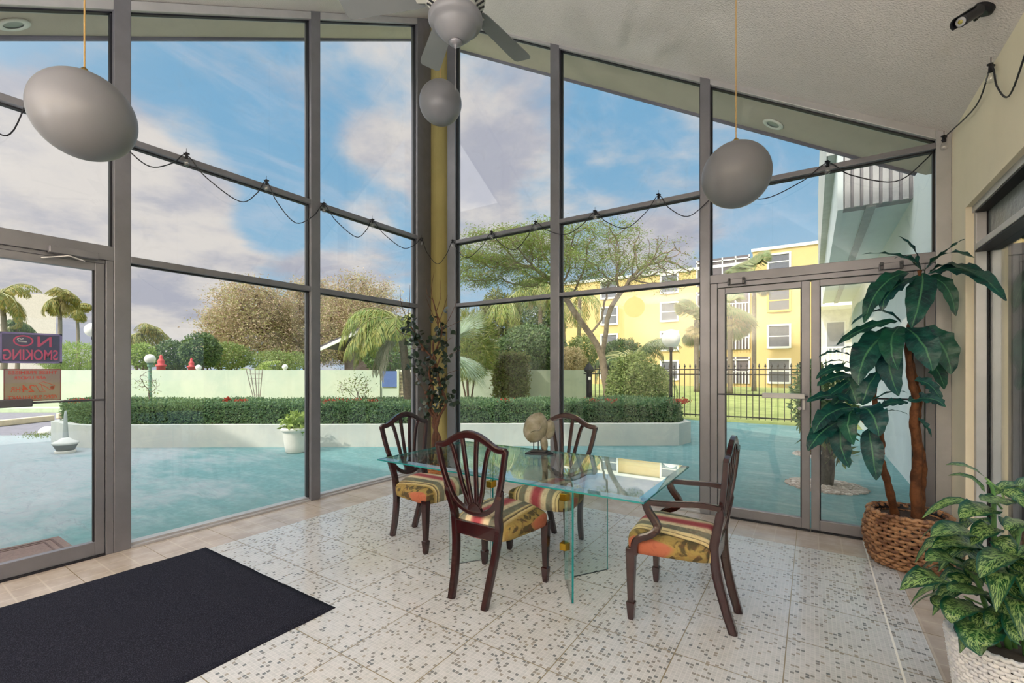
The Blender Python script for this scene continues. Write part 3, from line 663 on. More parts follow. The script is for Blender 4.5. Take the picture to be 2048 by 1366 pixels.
m = MB()
for k in range(24):
    a = 2*math.pi*k/24; m.beam((.118*math.cos(a), .118*math.sin(a), .102), (.160*math.cos(a), .160*math.sin(a), .128), .010, .006)
m.build('vent_slots', M['gasket'], fan)
MB().tube([(0, 0, .25), (0, 0, fz-.02)], .013, 12).build('downrod', M['fan_white'], fan)
MB().lathe([(.02, fz-.10), (.07, fz-.05), (.075, fz+.03)], (0, 0, 0), 24).build('canopy', M['fan_white'], fan, smooth=True)
MB().tube([(.0, 0, -.13), (.0, 0, -.36)], .0018, 6).build('pull_chain', M['alu'], fan)
for k in range(6):
    a = math.radians(29+k*58.5)
    ir = MB(); R_ = lambda p: rot_z(p, a)
    ir.beam(R_((.14, 0, .155)), R_((.23, 0, .166)), .035, .008); ir = ir.build('blade_iron', M['fan_white'], fan)
    m = MB(); vs = []
    for x, hw in ((.19, .045), (.22, .055), (.62, .068), (.655, .064), (.67, .05)):
        for s_ in (-1, 1):
            for dz in (0, .006): vs.append(R_((x, s_*hw, .172+s_*hw*.2+dz)))
    fs = []
    for i in range(4): b_ = i*4; fs += [(b_, b_+4, b_+6, b_+2), (b_+1, b_+3, b_+7, b_+5), (b_, b_+1, b_+5, b_+4), (b_+2, b_+6, b_+7, b_+3)]
    fs += [(0, 2, 3, 1), (16, 17, 19, 18)]
    m.add(vs, fs); m.build('blade', M['fan_blade'], fan)

# ---- security camera on the ceiling
q = Vector((.735, 3.26, zr(.735)))
cm = thing('security_camera', 'black bullet security camera on the ceiling at the upper right', 'camera', tuple(q)); nrm = Vector((-.595, 0, -1)).normalized()
MB().lathe([(.045, 0), (.045, .018), (.03, .028)], (0, 0, 0), 24, axis=nrm).build('mount', M['black'], cm)
p1_ = Vector(W(1938, 32, 2.27))-q; p0_ = Vector(W(1908, 52, 2.25))-q; back = Vector(W(1955, 22, 2.28))-q
MB().tube([nrm*.02, nrm*.05+back*.3, back], .010, 10).build('arm', M['black'], cm)
ax_ = (p0_-back).normalized()
MB().lathe([(.018, 0), (.026, .012), (.026, .145), (.024, .147)], back-ax_*.02, 24, axis=ax_).build('housing', M['black'], cm, smooth=False)
m = MB(); f_ = back+ax_*.125; q2 = Vector((0, 0, 1)).rotation_difference(ax_); vs = []
for i, (dd, rr) in enumerate(((-.11, .028), (.03, .028), (.03, .031), (-.11, .031))):
    for j in range(13):
        a = math.pi*(.06+.88*j/12); vv = Vector((rr*math.cos(a), rr*math.sin(a), dd)); up_ = q2 @ vv
        vs.append(f_+up_)
fs = [(i*13+j, i*13+j+1, ((i+1) % 4)*13+j+1, ((i+1) % 4)*13+j) for i in range(4) for j in range(12)]
m.add(vs, fs); m.build('visor', M['black'], cm)
lens = MB().lathe([(.021, .0), (.021, .003), (.012, .004)], back+ax_*.127, 24, axis=ax_).build('lens_ring', M['alu_light'], cm)
MB().lathe([(.011, .0), (.010, .006), (.004, .009)], back+ax_*.127, 16, axis=ax_).build('lens', simple('amber_lens', (150, 140, 70), .1), lens)

# ---- string lights along the upper transoms
XL_, YL_, XW_ = -4.375, 4.625, .85
K_ = [('X', 62, 196), ('X', 225, 262), ('X', 373, 310), ('X', 533, 363), ('X', 648, 409), ('X', 745, 441), ('X', 843, 478), ('Y', 905, 482), ('Y', 983, 465), ('Y', 1071, 445), ('Y', 1190, 424), ('Y', 1317, 391), ('Y', 1440, 372), ('Y', 1655, 326), ('Y', 1888, 276), ('W', 1982, 134), ('W', 2075, 20)]
D_s = [(160, 292), (300, 333), (480, 403), (592, 446), (712, 474), (806, 496), (875, 528), (935, 516), (1028, 500), (1132, 469), (1252, 456), (1375, 433), (1530, 397), (1790, 363), (1945, 215), (2018, 192)]
def on(kx, x, y): return AX(x, y, XL_) if kx == 'X' else (AY(x, y, YL_) if kx == 'Y' else AX(x, y, XW_))
kp = [on(*k) for k in K_]; ln = [Vector((XL_, -2.4, 2.62)), Vector((XL_, -1.4, 2.40)), Vector((XL_, -.5, 3.02)), Vector((XL_, .05, 2.84)), AX(-40, 255, XL_), AX(20, 268, XL_)]
for i, k in enumerate(kp):
    ln.append(k)
    if i < len(D_s):
        kk = K_[i][0] if K_[i][0] == K_[i+1][0] else None
        if kk: dp = on(kk, *D_s[i])
        elif i == 6: dp = W(875, 528, 6.0)
        else: dp = AX(1952, 212, XW_)
        a_, b_ = k, kp[i+1]
        ln += [a_.lerp(dp, .35)+Vector((0, 0, (dp.z-a_.z)*.18)), dp, dp.lerp(b_, .62)+Vector((0, 0, (dp.z-b_.z)*.16))] if i not in (14,) else [dp]
sl = thing('string_lights', 'black string lights with clear bulbs looped along the upper window transoms', 'string lights', (0, 0, 0))
MB().tube(spline(ln, 6), .0045, 6).build('cord', M['cord'], sl)
for i, (k, p) in enumerate(zip(K_, kp)):
    sk = MB().tube([p+Vector((0, 0, .02)), p+Vector((0, 0, -.028))], [.010, .013], 12); sk.tube([p+Vector((0, 0, .01)), p+Vector((0, 0, .055))], .002, 4)
    sk.beam(p+Vector((-.016, -.016, .01)), p+Vector((.016, .016, .01)), .012, .010)
    so = sk.build('socket', M['black'], sl)
    MB().lathe([(.010, 0), (.018, -.018), (.024, -.038), (.018, -.056), (.006, -.064)], p+Vector((0, 0, -.028)), 14).build('bulb', M['bulb'], so, smooth=True)

# ---- signs stuck on the glass of the entrance door
def text_mesh(txt, size, ext, sx=1.0):
    cu_ = bpy.data.curves.new('t', 'FONT'); cu_.body = txt; cu_.size = size; cu_.extrude = ext; cu_.align_x = 'CENTER'; cu_.offset = size*.012
    o = bpy.data.objects.new('t', cu_); C.objects.link(o); bpy.context.view_layer.update()
    me = bpy.data.meshes.new_from_object(o.evaluated_get(bpy.context.evaluated_depsgraph_get())); bpy.data.objects.remove(o)
    vs = [Vector((v.co.x*sx, v.co.y, v.co.z)) for v in me.vertices]; fs = [tuple(p.vertices) for p in me.polygons]; return vs, fs
XS = -4.452
def sign(name, lb, y0, y1, z0, z1, face, edge, texts, tmat, ew):
    yc, zc_ = (y0+y1)/2, (z0+z1)/2
    o = thing(name, lb, 'sign', (XS, yc, zc_)); w_, h_ = y1-y0, z1-z0
    MB().box((-.002, -w_/2, -h_/2), (.002, w_/2, h_/2)).build('panel', face, o)
    m = MB()
    for a in ((-w_/2, -h_/2, w_/2, -h_/2+ew), (-w_/2, h_/2-ew, w_/2, h_/2), (-w_/2, -h_/2, -w_/2+ew, h_/2), (w_/2-ew, -h_/2, w_/2, h_/2)): m.box((-.003, a[0], a[1]), (.003, a[2], a[3]))
    m.build('border', edge, o)
    for txt, yy, zz, hh_, ww_ in texts:
        vs, fs = text_mesh(txt, 1., .0035, 1.); m = MB()
        bx0, bx1 = min(v.x for v in vs), max(v.x for v in vs); by0, by1 = min(v.y for v in vs), max(v.y for v in vs)
        vs = [Vector(((v.x-(bx0+bx1)/2)/(bx1-bx0)*ww_, (v.y-(by0+by1)/2)/(by1-by0)*hh_, v.z)) for v in vs]
        # the sign is meant to be read from outside: text x runs towards -y seen from inside
        m.add([(v.z, yy-v.x, zz+v.y) for v in vs], fs); m.build('lettering', tmat, o)
    return o
navy = simple('navy_sign', (46, 44, 78), .4); pinkred = simple('pink_red_letters', (172, 52, 92), .5); lil = simple('lilac_border', (104, 92, 142), .5)
tl, br = AX(-2, 664, XS), AX(124, 727, XS)
s1_ = sign('no_smoking_sign', 'navy no-smoking sticker with red letters, seen from behind on the entrance door glass', tl.y, br.y, br.z, tl.z+.004, navy, lil, [('N', .062, .045, .072, .070), ('SMOKING', -.003, -.046, .072, .262)], pinkred, .012)
m = MB(); n_ = 28; m.tube([(.0, -.040+.044*math.cos(a), .047+.034*math.sin(a)) for a in np.linspace(0, 2*math.pi, n_, endpoint=False)], .0055, 6, closed=True); m.build('ring', pinkred, s1_)
m = MB(); m.tube([(0, -.064, .044), (0, -.024, .041)], .0048, 6); m.tube([(0, -.062, .05), (0, -.068, .058), (0, -.058, .066), (0, -.05, .056), (0, -.04, .064)], .004, 6); m.build('cigarette', M['alu_light'], s1_)
tan = simple('tan_sign', (134, 118, 108), .5); redl = simple('red_letters', (178, 52, 34), .5); brn = simple('maroon_border', (120, 44, 48), .5)
tl, br = AX(7, 738, XS), AX(122, 800, XS)
s2_ = sign('surveillance_sign', 'tan and red video surveillance notice on the entrance door glass below the no-smoking sticker', tl.y, br.y, br.z, tl.z, tan, brn, [('THESE PREMISES', 0, .086, .024, .235), ('ARE UNDER', -.015, .050, .022, .155), ('24', -.025, -.022, .050, .062), ('HR', -.085, -.028, .034, .046), ('VIDEO SURVEILLANCE', 0, -.083, .026, .24)], redl, .005)
m = MB(); m.tube([(0, .10, -.03), (0, .105, -.005), (0, .05, .022), (0, .025, .012), (0, .06, -.012), (0, .085, -.036), (0, .10, -.03)], .003, 6); m.tube([(0, .04, .0), (0, .045, -.03), (0, .06, -.045), (0, .03, -.045), (0, .02, -.02), (0, .01, .0)], .003, 6); m.lathe([(.0005, -.004), (.010, -.004), (.010, .004), (.0005, .004)], (0, .092, -.018), 16, axis=(1, 0, 0)); m.build('camera_drawing', redl, s2_)
# ================================================================== outdoors
M['patio'] = None
m_, t, out = newmat('turquoise_painted_concrete'); P_ = t.node('ShaderNodeNewGeometry').outputs['Position']; ps = t.sep(P_)
n1 = t.noise(P_, .55, 7, .6, .4); n2 = t.noise(t.vm('MULTIPLY', P_, (1.0, 2.4, 1.)), 1.9, 6, .65, .6); n3 = t.noise(P_, 14, 5, .6)
wear = t.m('ADD', t.m('MULTIPLY', n1, .6), t.m('MULTIPLY', n2, .4))
near = t.ramp(t.m('ADD', t.m('MULTIPLY', ps[0], -.10), t.m('MULTIPLY', ps[1], -.16)), -.35, .95, -.15, .20)   # the traffic-worn stretch outside the entrance
wmask = t.ramp(t.m('ADD', wear, near), .42, .66)
col = t.mix(wmask, lin((90, 134, 134)), lin((150, 157, 160)))
col = t.mix(t.ramp(n3, .4, .7, 0, .35), col, lin((128, 168, 168)))
crk = t.ramp(t.m('ABSOLUTE', t.m('SUBTRACT', t.noise(t.vm('MULTIPLY', P_, (.5, 1.5, 1.)), 1.3, 6, .62, .7), .5)), .0, .012, .30, 0)
col = t.mix(t.m('MULTIPLY', crk, t.ramp(n2, .38, .55)), col, lin((84, 98, 106)))
str_ = t.ramp(t.noise(t.vm('MULTIPLY', P_, (.8, 3.0, 1.)), 1.5, 8, .7, .2), .48, .70)
col = t.mix(t.m('MULTIPLY', str_, .22), col, lin((188, 192, 194)))
pbr(t, out, col, .55, 0, (n3, .15, .01), .35); M['patio'] = m_
M['asphalt'] = simple('grey_asphalt', (128, 124, 134), .9, 0, .15, 8, .3, 120)
M['render_green'] = simple('pale_green_render', (196, 202, 184), .9, 0, .07, .8, .1, 30, .1, 0, (182, 194, 178))
M['planter'] = simple('painted_planter_render', (212, 212, 204), .85, 0, .05, 1.3, .1, 40, .1, 0, (198, 202, 198))
M['grass'] = simple('lawn', (158, 166, 104), .95, 0, .2, 1.6, .8, 60, .05, 0, (136, 148, 90))
M['soil'] = simple('soil', (70, 58, 46), .95, 0, .3, 20, .6, 60)
struct(MB().prism([(-80, -30), (60, -30), (60, 90), (-80, 90)], -.30, -.06).build('lawn_ground', M['grass']))
pt = [(-14.6, -3), (1.16, -3), (1.16, 13.3), (-5.2, 13.3), tuple(DL(10.6, -1.0).xy), tuple(DL(9.75, -8.2).xy), tuple(DL(9.6, -14).xy)]
struct(MB().prism(pt, -.2, -.02).build('patio', M['patio']))
struct(MB().prism([tuple(DL(9.62, -45).xy), tuple(DL(9.62, -8.1).xy), tuple(DL(14.9, -7.7).xy), tuple(DL(14.9, -45).xy)][::-1], -.2, -.035).build('road', M['asphalt']))
m = MB(); a, b = DL(15.25, -45), DL(15.25, -8); m.beam((a.x, a.y, .03), (b.x, b.y, .03), .65, .14); struct(m.build('kerb', simple('kerb_green', (190, 206, 170), .9)))
# long garden wall, parallel to the planter
def wallseg(d, l0, l1, h, th, name, mt, z0=-.1):
    m = MB(); p = [DL(d, l0), DL(d, l1), DL(d+th, l1), DL(d+th, l0)]; m.prism([q.xy for q in p], z0, h); return struct(m.build(name, mt))
wallseg(16.5, -24, LX(760, 16.5), 1.355, .2, 'garden_wall', M['render_green']); wallseg(16.5, LX(838, 16.5), LX(1180, 16.5), 1.355, .2, 'garden_wall', M['render_green'])
# louvred gate and blue notice filling the gap in that wall
g_ = thing('louvred_gate', 'cream louvred gate in the garden wall beside the bending palm', 'gate', tuple(DL(16.55, LX(815, 16.5), 0)), YAW)
m = MB(); m.box((-.42, 0, .0), (-.36, .06, 1.36)); m.box((.36, 0, 0), (.42, .06, 1.36)); m.box((-.36, 0, 1.28), (.36, .06, 1.36)); m.box((-.36, 0, 0), (.36, .06, .08)); m.build('gate_frame', M['white'], g_)
m = MB()
for k in range(26): m.cbox((0, .03, .11+k*.046), (.72, .045, .012))
m.build('louvres', simple('cream_louvre', (240, 226, 184), .6), g_)
nb = thing('notice_panel', 'blue notice panel in the garden wall to the left of the louvred gate', 'sign', tuple(DL(16.5, LX(779, 16.5), 1.02)), YAW)
MB().box((-.27, 0, -.28), (.27, .04, .30)).build('panel', simple('blue_panel', (84, 108, 168), .5), nb)
m = MB(); m.box((-.33, .04, -1.02), (-.27, .1, .36)); m.box((.27, -.01, -1.02), (.34, .1, .36)); m.box((-.33, .04, -1.02), (.33, .1, -.30)); m.build('surround', M['render_green'], nb)

# planter
pth = [DL(10.1, -9.0), DL(8.95, -9.0), DL(8.62, -8.62), DL(8.28, -8.1), DL(8.1, -7.4), DL(8.14, -6.9), DL(8.2, -5.2), DL(8.2, -4.), DL(8.22, -2.9), DL(8.3, -1), DL(8.36, 1.4), DL(8.38, 3.08), DL(8.75, 3.44), DL(10.1, 3.5)]
fine = spline(pth[:9], 4)[:-1]+pth[8:]
def offs(P, o):
    out_ = []
    for i, p in enumerate(P):
        t_ = (P[min(i+1, len(P)-1)]-P[max(i-1, 0)]).normalized(); out_.append(p+Vector((-t_.y, t_.x, 0))*o)
    return out_
inn = offs(fine, .16)
m = MB(); k = len(fine)
vs = [(p.x, p.y, z) for z in (-.04, .385) for P in (fine, inn) for p in P]
fs = []
for i in range(k-1): fs += [(i, i+1, 2*k+i+1, 2*k+i), (k+i, 3*k+i, 3*k+i+1, k+i+1), (2*k+i, 2*k+i+1, 3*k+i+1, 3*k+i), (i, k+i, k+i+1, i+1)]
fs += [(0, 2*k, 3*k, k), (k-1, 2*k-1, 4*k-1, 3*k-1)]
m.add(vs, fs); planter = m.build('planter_wall', M['planter']); struct(planter)
back_ = [DL(10.1, 3.4), DL(10.1, -8.9)]
struct(MB().prism([p.xy for p in inn]+[back_[0].xy, back_[1].xy], -.04, .30).build('planter_bed', M['soil']))

# ---------------- foliage helpers
def rnd_unit(n): v = rng.normal(size=(n, 3)); return v/np.linalg.norm(v, axis=1)[:, None]
def box_leaves(m, path, z0, z1, dep, dens, ln, wd):
    """leaves over the front, top and ends of a clipped hedge that follows a path (front line), depth dep"""
    P = path; off = offs(P, dep)
    for i in range(len(P)-1):
        a, b, c, d_ = P[i], P[i+1], off[i+1], off[i]; L = (b-a).length
        nf = int(L*(z1-z0)*dens); nt = int(L*dep*dens*.7)
        s = rng.random(nf); z = z0+(z1-z0)*rng.random(nf); A, B = np.array(a), np.array(b); nn = np.array(a-d_); nn[2] = 0; nn /= np.linalg.norm(nn)
        p = A+(B-A)*s[:, None]; p[:, 2] = z; p += nn*(rng.normal(size=nf)*.022+.01)[:, None]+nn*.02*np.sin(p[:, :1]*7+p[:, 2:]*9)
        dr = rnd_unit(nf)*.8+nn*.6+np.array([0, 0, .25]); m.leaves(p, dr, rnd_unit(nf)*.6+nn, ln*(.7+.6*rng.random(nf)), wd)
        s = rng.random(nt)[:, None]; q = rng.random(nt)[:, None]; Cc, Dd = np.array(c), np.array(d_)
        p = (A+(B-A)*s)*(1-q)+(Dd+(Cc-Dd)*s)*q; p[:, 2] = z1+rng.normal(size=nt)*.022+.02*np.sin(p[:, 0]*5)
        dr = rnd_unit(nt)*.9+np.array([0, 0, .5]); m.leaves(p, dr, rnd_unit(nt)*.5+np.array([0, 0, 1.]), ln*(.7+.6*rng.random(nt)), wd)
def blob_leaves(m, c, r, n, ln, wd, lumps=5, fill=.25, flat=0.):
    c = np.array(c); r = np.array(r, float); u_ = rnd_unit(n)
    ph = rng.random((lumps, 3))*6; amp = sum(np.sin(u_[:, 0]*(2+k)+ph[k, 0])*np.cos(u_[:, 1]*(2+k)+ph[k, 1])*np.sin(u_[:, 2]*(3+k)+ph[k, 2]) for k in range(lumps))/lumps
    rad = (1-fill*rng.random(n)**1.5)*(1+.35*amp); p = c+u_*r*rad[:, None]
    keep = p[:, 2] > c[2]-r[2]*.98
    dr = rnd_unit(n)+u_*.7+np.array([0, 0, -.2]); nn = rnd_unit(n)*.7+u_+np.array([0, 0, flat])
    m.leaves(p[keep], dr[keep], nn[keep], ln*(.6+.8*rng.random(keep.sum())), wd)
L = dict(red=leafmat('red_flowers', [(178, 62, 48), (208, 96, 70), (150, 70, 54)]), hedge=leafmat('hedge_leaves', [(88, 118, 78), (124, 152, 98), (160, 182, 130), (92, 124, 100)]), bush=leafmat('bush_leaves', [(116, 134, 72), (148, 160, 92), (94, 116, 64)]), vine=leafmat('vine_leaves', [(112, 124, 74), (144, 150, 92), (160, 168, 98), (122, 108, 78)]),
         dark=leafmat('dark_leaves', [(74, 96, 62), (100, 122, 80), (120, 142, 80)]), poin=leafmat('feathery_leaves', [(128, 154, 72), (158, 178, 88), (112, 134, 76), (142, 128, 88)]), autumn=leafmat('thin_autumn_leaves', [(186, 158, 140), (168, 172, 108), (140, 160, 90), (194, 164, 146)]),
         palm=leafmat('palm_leaflets', [(116, 142, 70), (150, 164, 92), (92, 122, 66), (176, 168, 92)]), palm2=leafmat('coconut_leaflets', [(110, 122, 62), (152, 152, 78), (98, 110, 58), (186, 160, 84)]), silver=leafmat('silvery_fan_leaves', [(176, 190, 176), (150, 168, 142), (196, 200, 186), (132, 156, 110)]),
         sabal=leafmat('sabal_leaves', [(120, 138, 92), (146, 158, 108), (166, 152, 112)]), lime=leafmat('lime_leaves', [(138, 160, 78), (164, 182, 96), (116, 142, 66)]), thatch=leafmat('dry_fronds', [(196, 178, 128), (170, 150, 104), (210, 196, 150)]))
M['bark'] = simple('grey_bark', (150, 132, 112), .9, 0, .25, 9, .6, 30, .1); M['barkd'] = simple('dark_bark', (112, 92, 82), .9, 0, .25, 9, .6, 30, .1); M['barkp'] = simple('palm_bark', (138, 126, 114), .9, 0, .2, 18, .4, 40, .1); M['twig'] = simple('twig_bark', (128, 108, 100), .9)
# ---- clipped hedge in the planter
hp_ = offs(fine[3:], .20)
hd = thing('clipped_hedge', 'long clipped green hedge with a few red flowers, growing in the curved planter', 'hedge', (0, 0, 0))
m = MB(); box_leaves(m, hp_, .34, .74, 1.15, 5200, .042, .024); m.build('foliage', L['hedge'], hd)
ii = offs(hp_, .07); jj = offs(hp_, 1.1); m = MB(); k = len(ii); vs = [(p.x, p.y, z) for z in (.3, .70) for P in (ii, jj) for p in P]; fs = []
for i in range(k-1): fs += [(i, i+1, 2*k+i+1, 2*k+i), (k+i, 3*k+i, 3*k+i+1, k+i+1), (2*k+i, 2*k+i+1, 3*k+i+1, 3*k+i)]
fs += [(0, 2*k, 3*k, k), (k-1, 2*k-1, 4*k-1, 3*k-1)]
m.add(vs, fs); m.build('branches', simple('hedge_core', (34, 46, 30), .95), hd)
for px, py, sp in ((240, 820, .10), (455, 800, .03), (482, 808, .05), (662, 806, .12), (700, 808, .08), (725, 806, .10), (745, 803, .08), (1012, 806, .06), (1185, 806, .06), (1222, 806, .06), (1352, 806, .07), (1370, 806, .05), (160, 815, .1)):
    c = W(px, py, 8.75); c.z = max(c.z, .77); n = 100; p = np.array(c)+rng.normal(size=(n, 3))*np.array([sp, sp, .018]); m = MB(); m.leaves(p, rnd_unit(n)+np.array([0, 0, .6]), rnd_unit(n), .04, .03); tag(m.build('flower_cluster', L['red'], hd), kind='stuff')

# ---- big white pot on the patio
pp = F(592, 904, -.02)
pot = thing('flower_pot', 'tall white tapered pot with a rolled rim and pale green plant, standing on the patio', 'plant pot', tuple(pp))
MB().lathe([(.15, 0), (.165, .02), (.175, .10), (.205, .33), (.21, .36), (.235, .37), (.24, .40), (.232, .425), (.20, .42), (.185, .36), (.0005, .35)], (0, 0, 0), 36).build('pot_body', M['white'], pot, smooth=True)
m = MB(); blob_leaves(m, (.02, 0, .50), (.24, .22, .16), 420, .09, .045, fill=.9); blob_leaves(m, (.1, -.05, .40), (.12, .1, .14), 160, .07, .04, fill=.9); m.build('foliage', L['lime'], pot)
# ---- low urn, marker cone, white dome by the road
pp = F(131, 905, -.02); ur = thing('patio_urn', 'squat grey lidded urn on the patio at the left end of the planter', 'urn', tuple(pp))
MB().lathe([(.135, 0), (.14, .03), (.13, .04)], (0, 0, 0), 32).build('foot', M['white'], ur); MB().lathe([(.11, .035), (.15, .12), (.162, .145)], (0, 0, 0), 32).build('bowl', simple('grey_bowl', (120, 124, 120), .7), ur, smooth=True)
MB().lathe([(.165, .14), (.175, .16), (.165, .18), (.10, .205), (.07, .235), (.05, .245), (.0005, .25)], (0, 0, 0), 32).build('lid', M['planter'], ur, smooth=True)
pp = W(131, 878, 7.95); m = MB(); m.lathe([(.045, -.02), (.040, .2), (.022, .58), (.012, .66)], (pp.x, pp.y, 0), 20); tag(m.build('marker_post', simple('grey_marker', (176, 184, 184), .8), smooth=True), 'slim grey tapered marker standing behind the squat urn', 'post')
pp = F(95, 866, -.03); m = MB(); m.lathe([(.16*math.cos(a), .16*math.sin(a)) for a in np.linspace(0, 1.54, 8)], (pp.x, pp.y, -.04), 28); tag(m.build('dome_bollard', M['white'], smooth=True), 'white dome-shaped marker at the edge of the road', 'bollard')
for px, py, px2, py2, lb in ((0, 850, 104, 839, 'long pale concrete parking stop on the road, nearest the patio'), (114, 835, 128, 834, 'pale concrete parking stop on the road just behind the planter end')):
    a, b = F(px, py, 0), F(px2, py2, 0)
    if px == 0: a = b+(a-b)*1.6
    m = MB(); m.beam(a+Vector((0, 0, .045)), b+Vector((0, 0, .045)), .17, .15); tag(m.build('parking_stop', simple('cream_kerb', (232, 212, 178), .9), bevel=.02), lb, 'kerb')
m = MB(); c = F(80, 872, -.03); n = 260; p = np.array(c)+np.stack([rng.normal(size=n)*.35, rng.normal(size=n)*.12, np.zeros(n)], 1); m.leaves(p, rnd_unit(n)*.5+np.array([0, 0, 1]), rnd_unit(n), .05, .012); tag(m.build('grass_tuft', L['bush']), 'thin strip of weeds at the road edge by the white dome', 'grass', kind='stuff')
# ---- mat outside the entrance
m = MB(); m.box((-5.27, .1, -.02), (-4.62, 1.09, -.008)); m2 = [(-5.25, 1.05, -5.19, 1.08)]
o = thing('door_mat', 'brown ribbed door mat on the patio outside the entrance door', 'mat', (0, 0, 0)); m.build('mat_base', simple('brown_mat', (140, 118, 112), .95, 0, .2, 60, .6, 200), o, bevel=.003)
m = MB(); m.box((-5.22, .15, -.008), (-5.205, 1.04, -.004)); m.box((-5.22, 1.025, -.008), (-4.67, 1.04, -.004)); m.box((-5.17, .2, -.008), (-5.16, .99, -.004)); m.box((-5.17, .98, -.008), (-4.7, .99, -.004)); m.build('border_lines', simple('mat_lines', (104, 84, 80), .95), o)

# ---- globe lamps
def globe_lamp(px, gy, r, d, zb, lb, pole='black', pr=.035, group=None):
    g = W(px, gy, d); o = thing('globe_lamp', lb, 'outdoor lamp', (g.x, g.y, zb), 0, group)
    if pole:
        MB().lathe([(pr*2.2, 0), (pr*2.2, .05), (pr*1.2, .09), (pr, .13), (pr*.8, g.z-zb-r-.1), (pr*1.4, g.z-zb-r-.06), (pr*1.2, g.z-zb-r), (pr*2.2, g.z-zb-r+.02)], (0, 0, 0), 20).build('pole', M[pole] if isinstance(pole, str) else pole, o, smooth=False)
    else: MB().lathe([(r*.7, 0), (r*.5, g.z-zb-r+.02)], (0, 0, 0), 16).build('base', M['white'], o)
    MB().lathe([(max(.0005, r*math.sin(a)), r*-math.cos(a)) for a in np.linspace(.25, math.pi, 22)], (0, 0, g.z-zb), 32).build('globe', simple('lamp_globe', (238, 236, 230), .35), o, smooth=True)
globe_lamp(1342, 677, .20, 10.0, .30, 'large white globe lamp on a black post in the planter, by the yellow building')
globe_lamp(300, 718, .115, 11.0, -.06, 'white globe lamp on a pale green post behind the hedge at the left', simple('green_post', (120, 160, 140), .6), .04)
globe_lamp(186, 660, .22, 14.5, -.06, 'white globe lamp half hidden behind the entrance door frame')
globe_lamp(397, 735, .10, 16.6, 1.3, 'small white globe on top of the garden wall, the left of two', None, group=None)
globe_lamp(570, 734, .10, 16.6, 1.3, 'small white globe on top of the garden wall, the right of two', None)
for px, d_, s, lb in ((322, 17.6, 1.0, 'taller red figure-shaped hydrant rising behind the garden wall'), (383, 17.4, .8, 'shorter red hydrant rising behind the garden wall beside a small white globe')):
    g = W(px, 741, d_); m = MB(); z = 1.30
    m.lathe([(.14*s, -1.4), (.14*s, .18*s), (.18*s, .2*s), (.18*s, .25*s), (.10*s, .28*s), (.12*s, .38*s), (.09*s, .46*s), (.05*s, .50*s), (.06*s, .58*s), (.0005, .66*s)], (g.x, g.y, z), 20); tag(m.build('red_hydrant', simple('red_paint', (206, 70, 66), .6), smooth=True), lb, 'hydrant')
# fan trellis against the garden wall
b0 = W(516, 808, 11.2); o = thing('fan_trellis', 'wooden fan-shaped trellis standing behind the hedge against the garden wall', 'trellis', tuple(b0))
m = MB()
for tx in (492, 500, 510, 518, 525): m.beam((0, 0, -.3), tuple(W(tx, 738, 11.2)-b0), .014, .014)
m.build('uprights', simple('trellis_wood', (150, 140, 134), .8), o)
m = MB()
for y_ in (748, 757, 766, 790): f_ = (808-y_)/70; m.beam(tuple(W(516-22*f_, y_, 11.18)-b0), tuple(W(516+9*f_, y_, 11.18)-b0), .012, .012)
m.build('crossbars', simple('trellis_wood2', (150, 140, 134), .8), o)

# ---- black iron fence along the far edge of the patio
fe = thing('iron_fence', 'black iron picket fence between the patio and the lawn', 'fence', (0, 0, 0)); YF = 13.65
for k in range(46):
    x = -6.1+k*.145; m = MB(); m.cbox((x, YF, .75), (.018, .018, 1.42)); m.lathe([(.02, 1.44), (.026, 1.47), (.0005, 1.55)], (x, YF, 0), 6); m.build('picket', M['black'], fe)
for z in (.10, 1.24, 1.38): MB().beam((-6.2, YF, z), (.55, YF, z), .035, .03).build('rail', M['black'], fe)
for x in (-4.2, -2.2, -.24): m = MB(); m.cbox((x, YF, .75), (.06, .06, 1.62)); m.build('post', M['black'], fe)
g = W(1178, 800, 14.3); o = thing('gate_post', 'dark gate pier with a pointed cap beside the end of the garden wall', 'post', (g.x, g.y, -.06), YAW)
MB().cbox((0, 0, .68), (.16, .16, 1.40)).build('shaft', M['black'], o); MB().lathe([(.13, 1.36), (.15, 1.42), (.13, 1.50), (.05, 1.60), (.0005, 1.66)], (0, 0, 0), 4).build('cap', M['black'], o); MB().cbox((.0, -.09, 1.16), (.07, .02, .09)).build('plate', M['white'], o)
m = MB(); blob_leaves(m, W(1020, 755, 16.0), (.52, .55, .92), 4200, .10, .07, 6, .25, .2)
c = W(1022, 738, 15.9); vi = thing('vine_column', 'squared mass of dark climbing vine covering the garden wall right of the palm', 'vine', tuple((c.x, c.y, 0)))
m = MB(); 
n = 9500; u_ = rng.random((n, 3)); lx = np.array([rtx, rty, 0]); dx = np.array([fwx, fwy, 0]); c0 = np.array(DL(16.1, LX(1022, 16.1)))
p = c0*0+lx*(u_[:, :1]-.5)*1.22+dx*(np.where(rng.random((n, 1)) < .6, -.32, (u_[:, 1:2]-.5)*.7))+np.array([0, 0, 1.])*u_[:, 2:]*1.98*(1-.10*np.abs(u_[:, :1]-.4)); p += rng.normal(size=(n, 3))*.05
m.leaves(p, rnd_unit(n)-dx*.4, rnd_unit(n)*.6-dx+np.array([0, 0, .4]), .075, .055); vi.location = (c0[0], c0[1], 0); m.build('foliage', L['vine'], vi)
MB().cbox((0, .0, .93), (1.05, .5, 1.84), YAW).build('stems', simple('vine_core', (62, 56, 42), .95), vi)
bu = W(1276, 760, 12.2); o = thing('rounded_bush', 'broad rounded bright green bush left of the large globe lamp', 'bush', (bu.x, bu.y, 0))
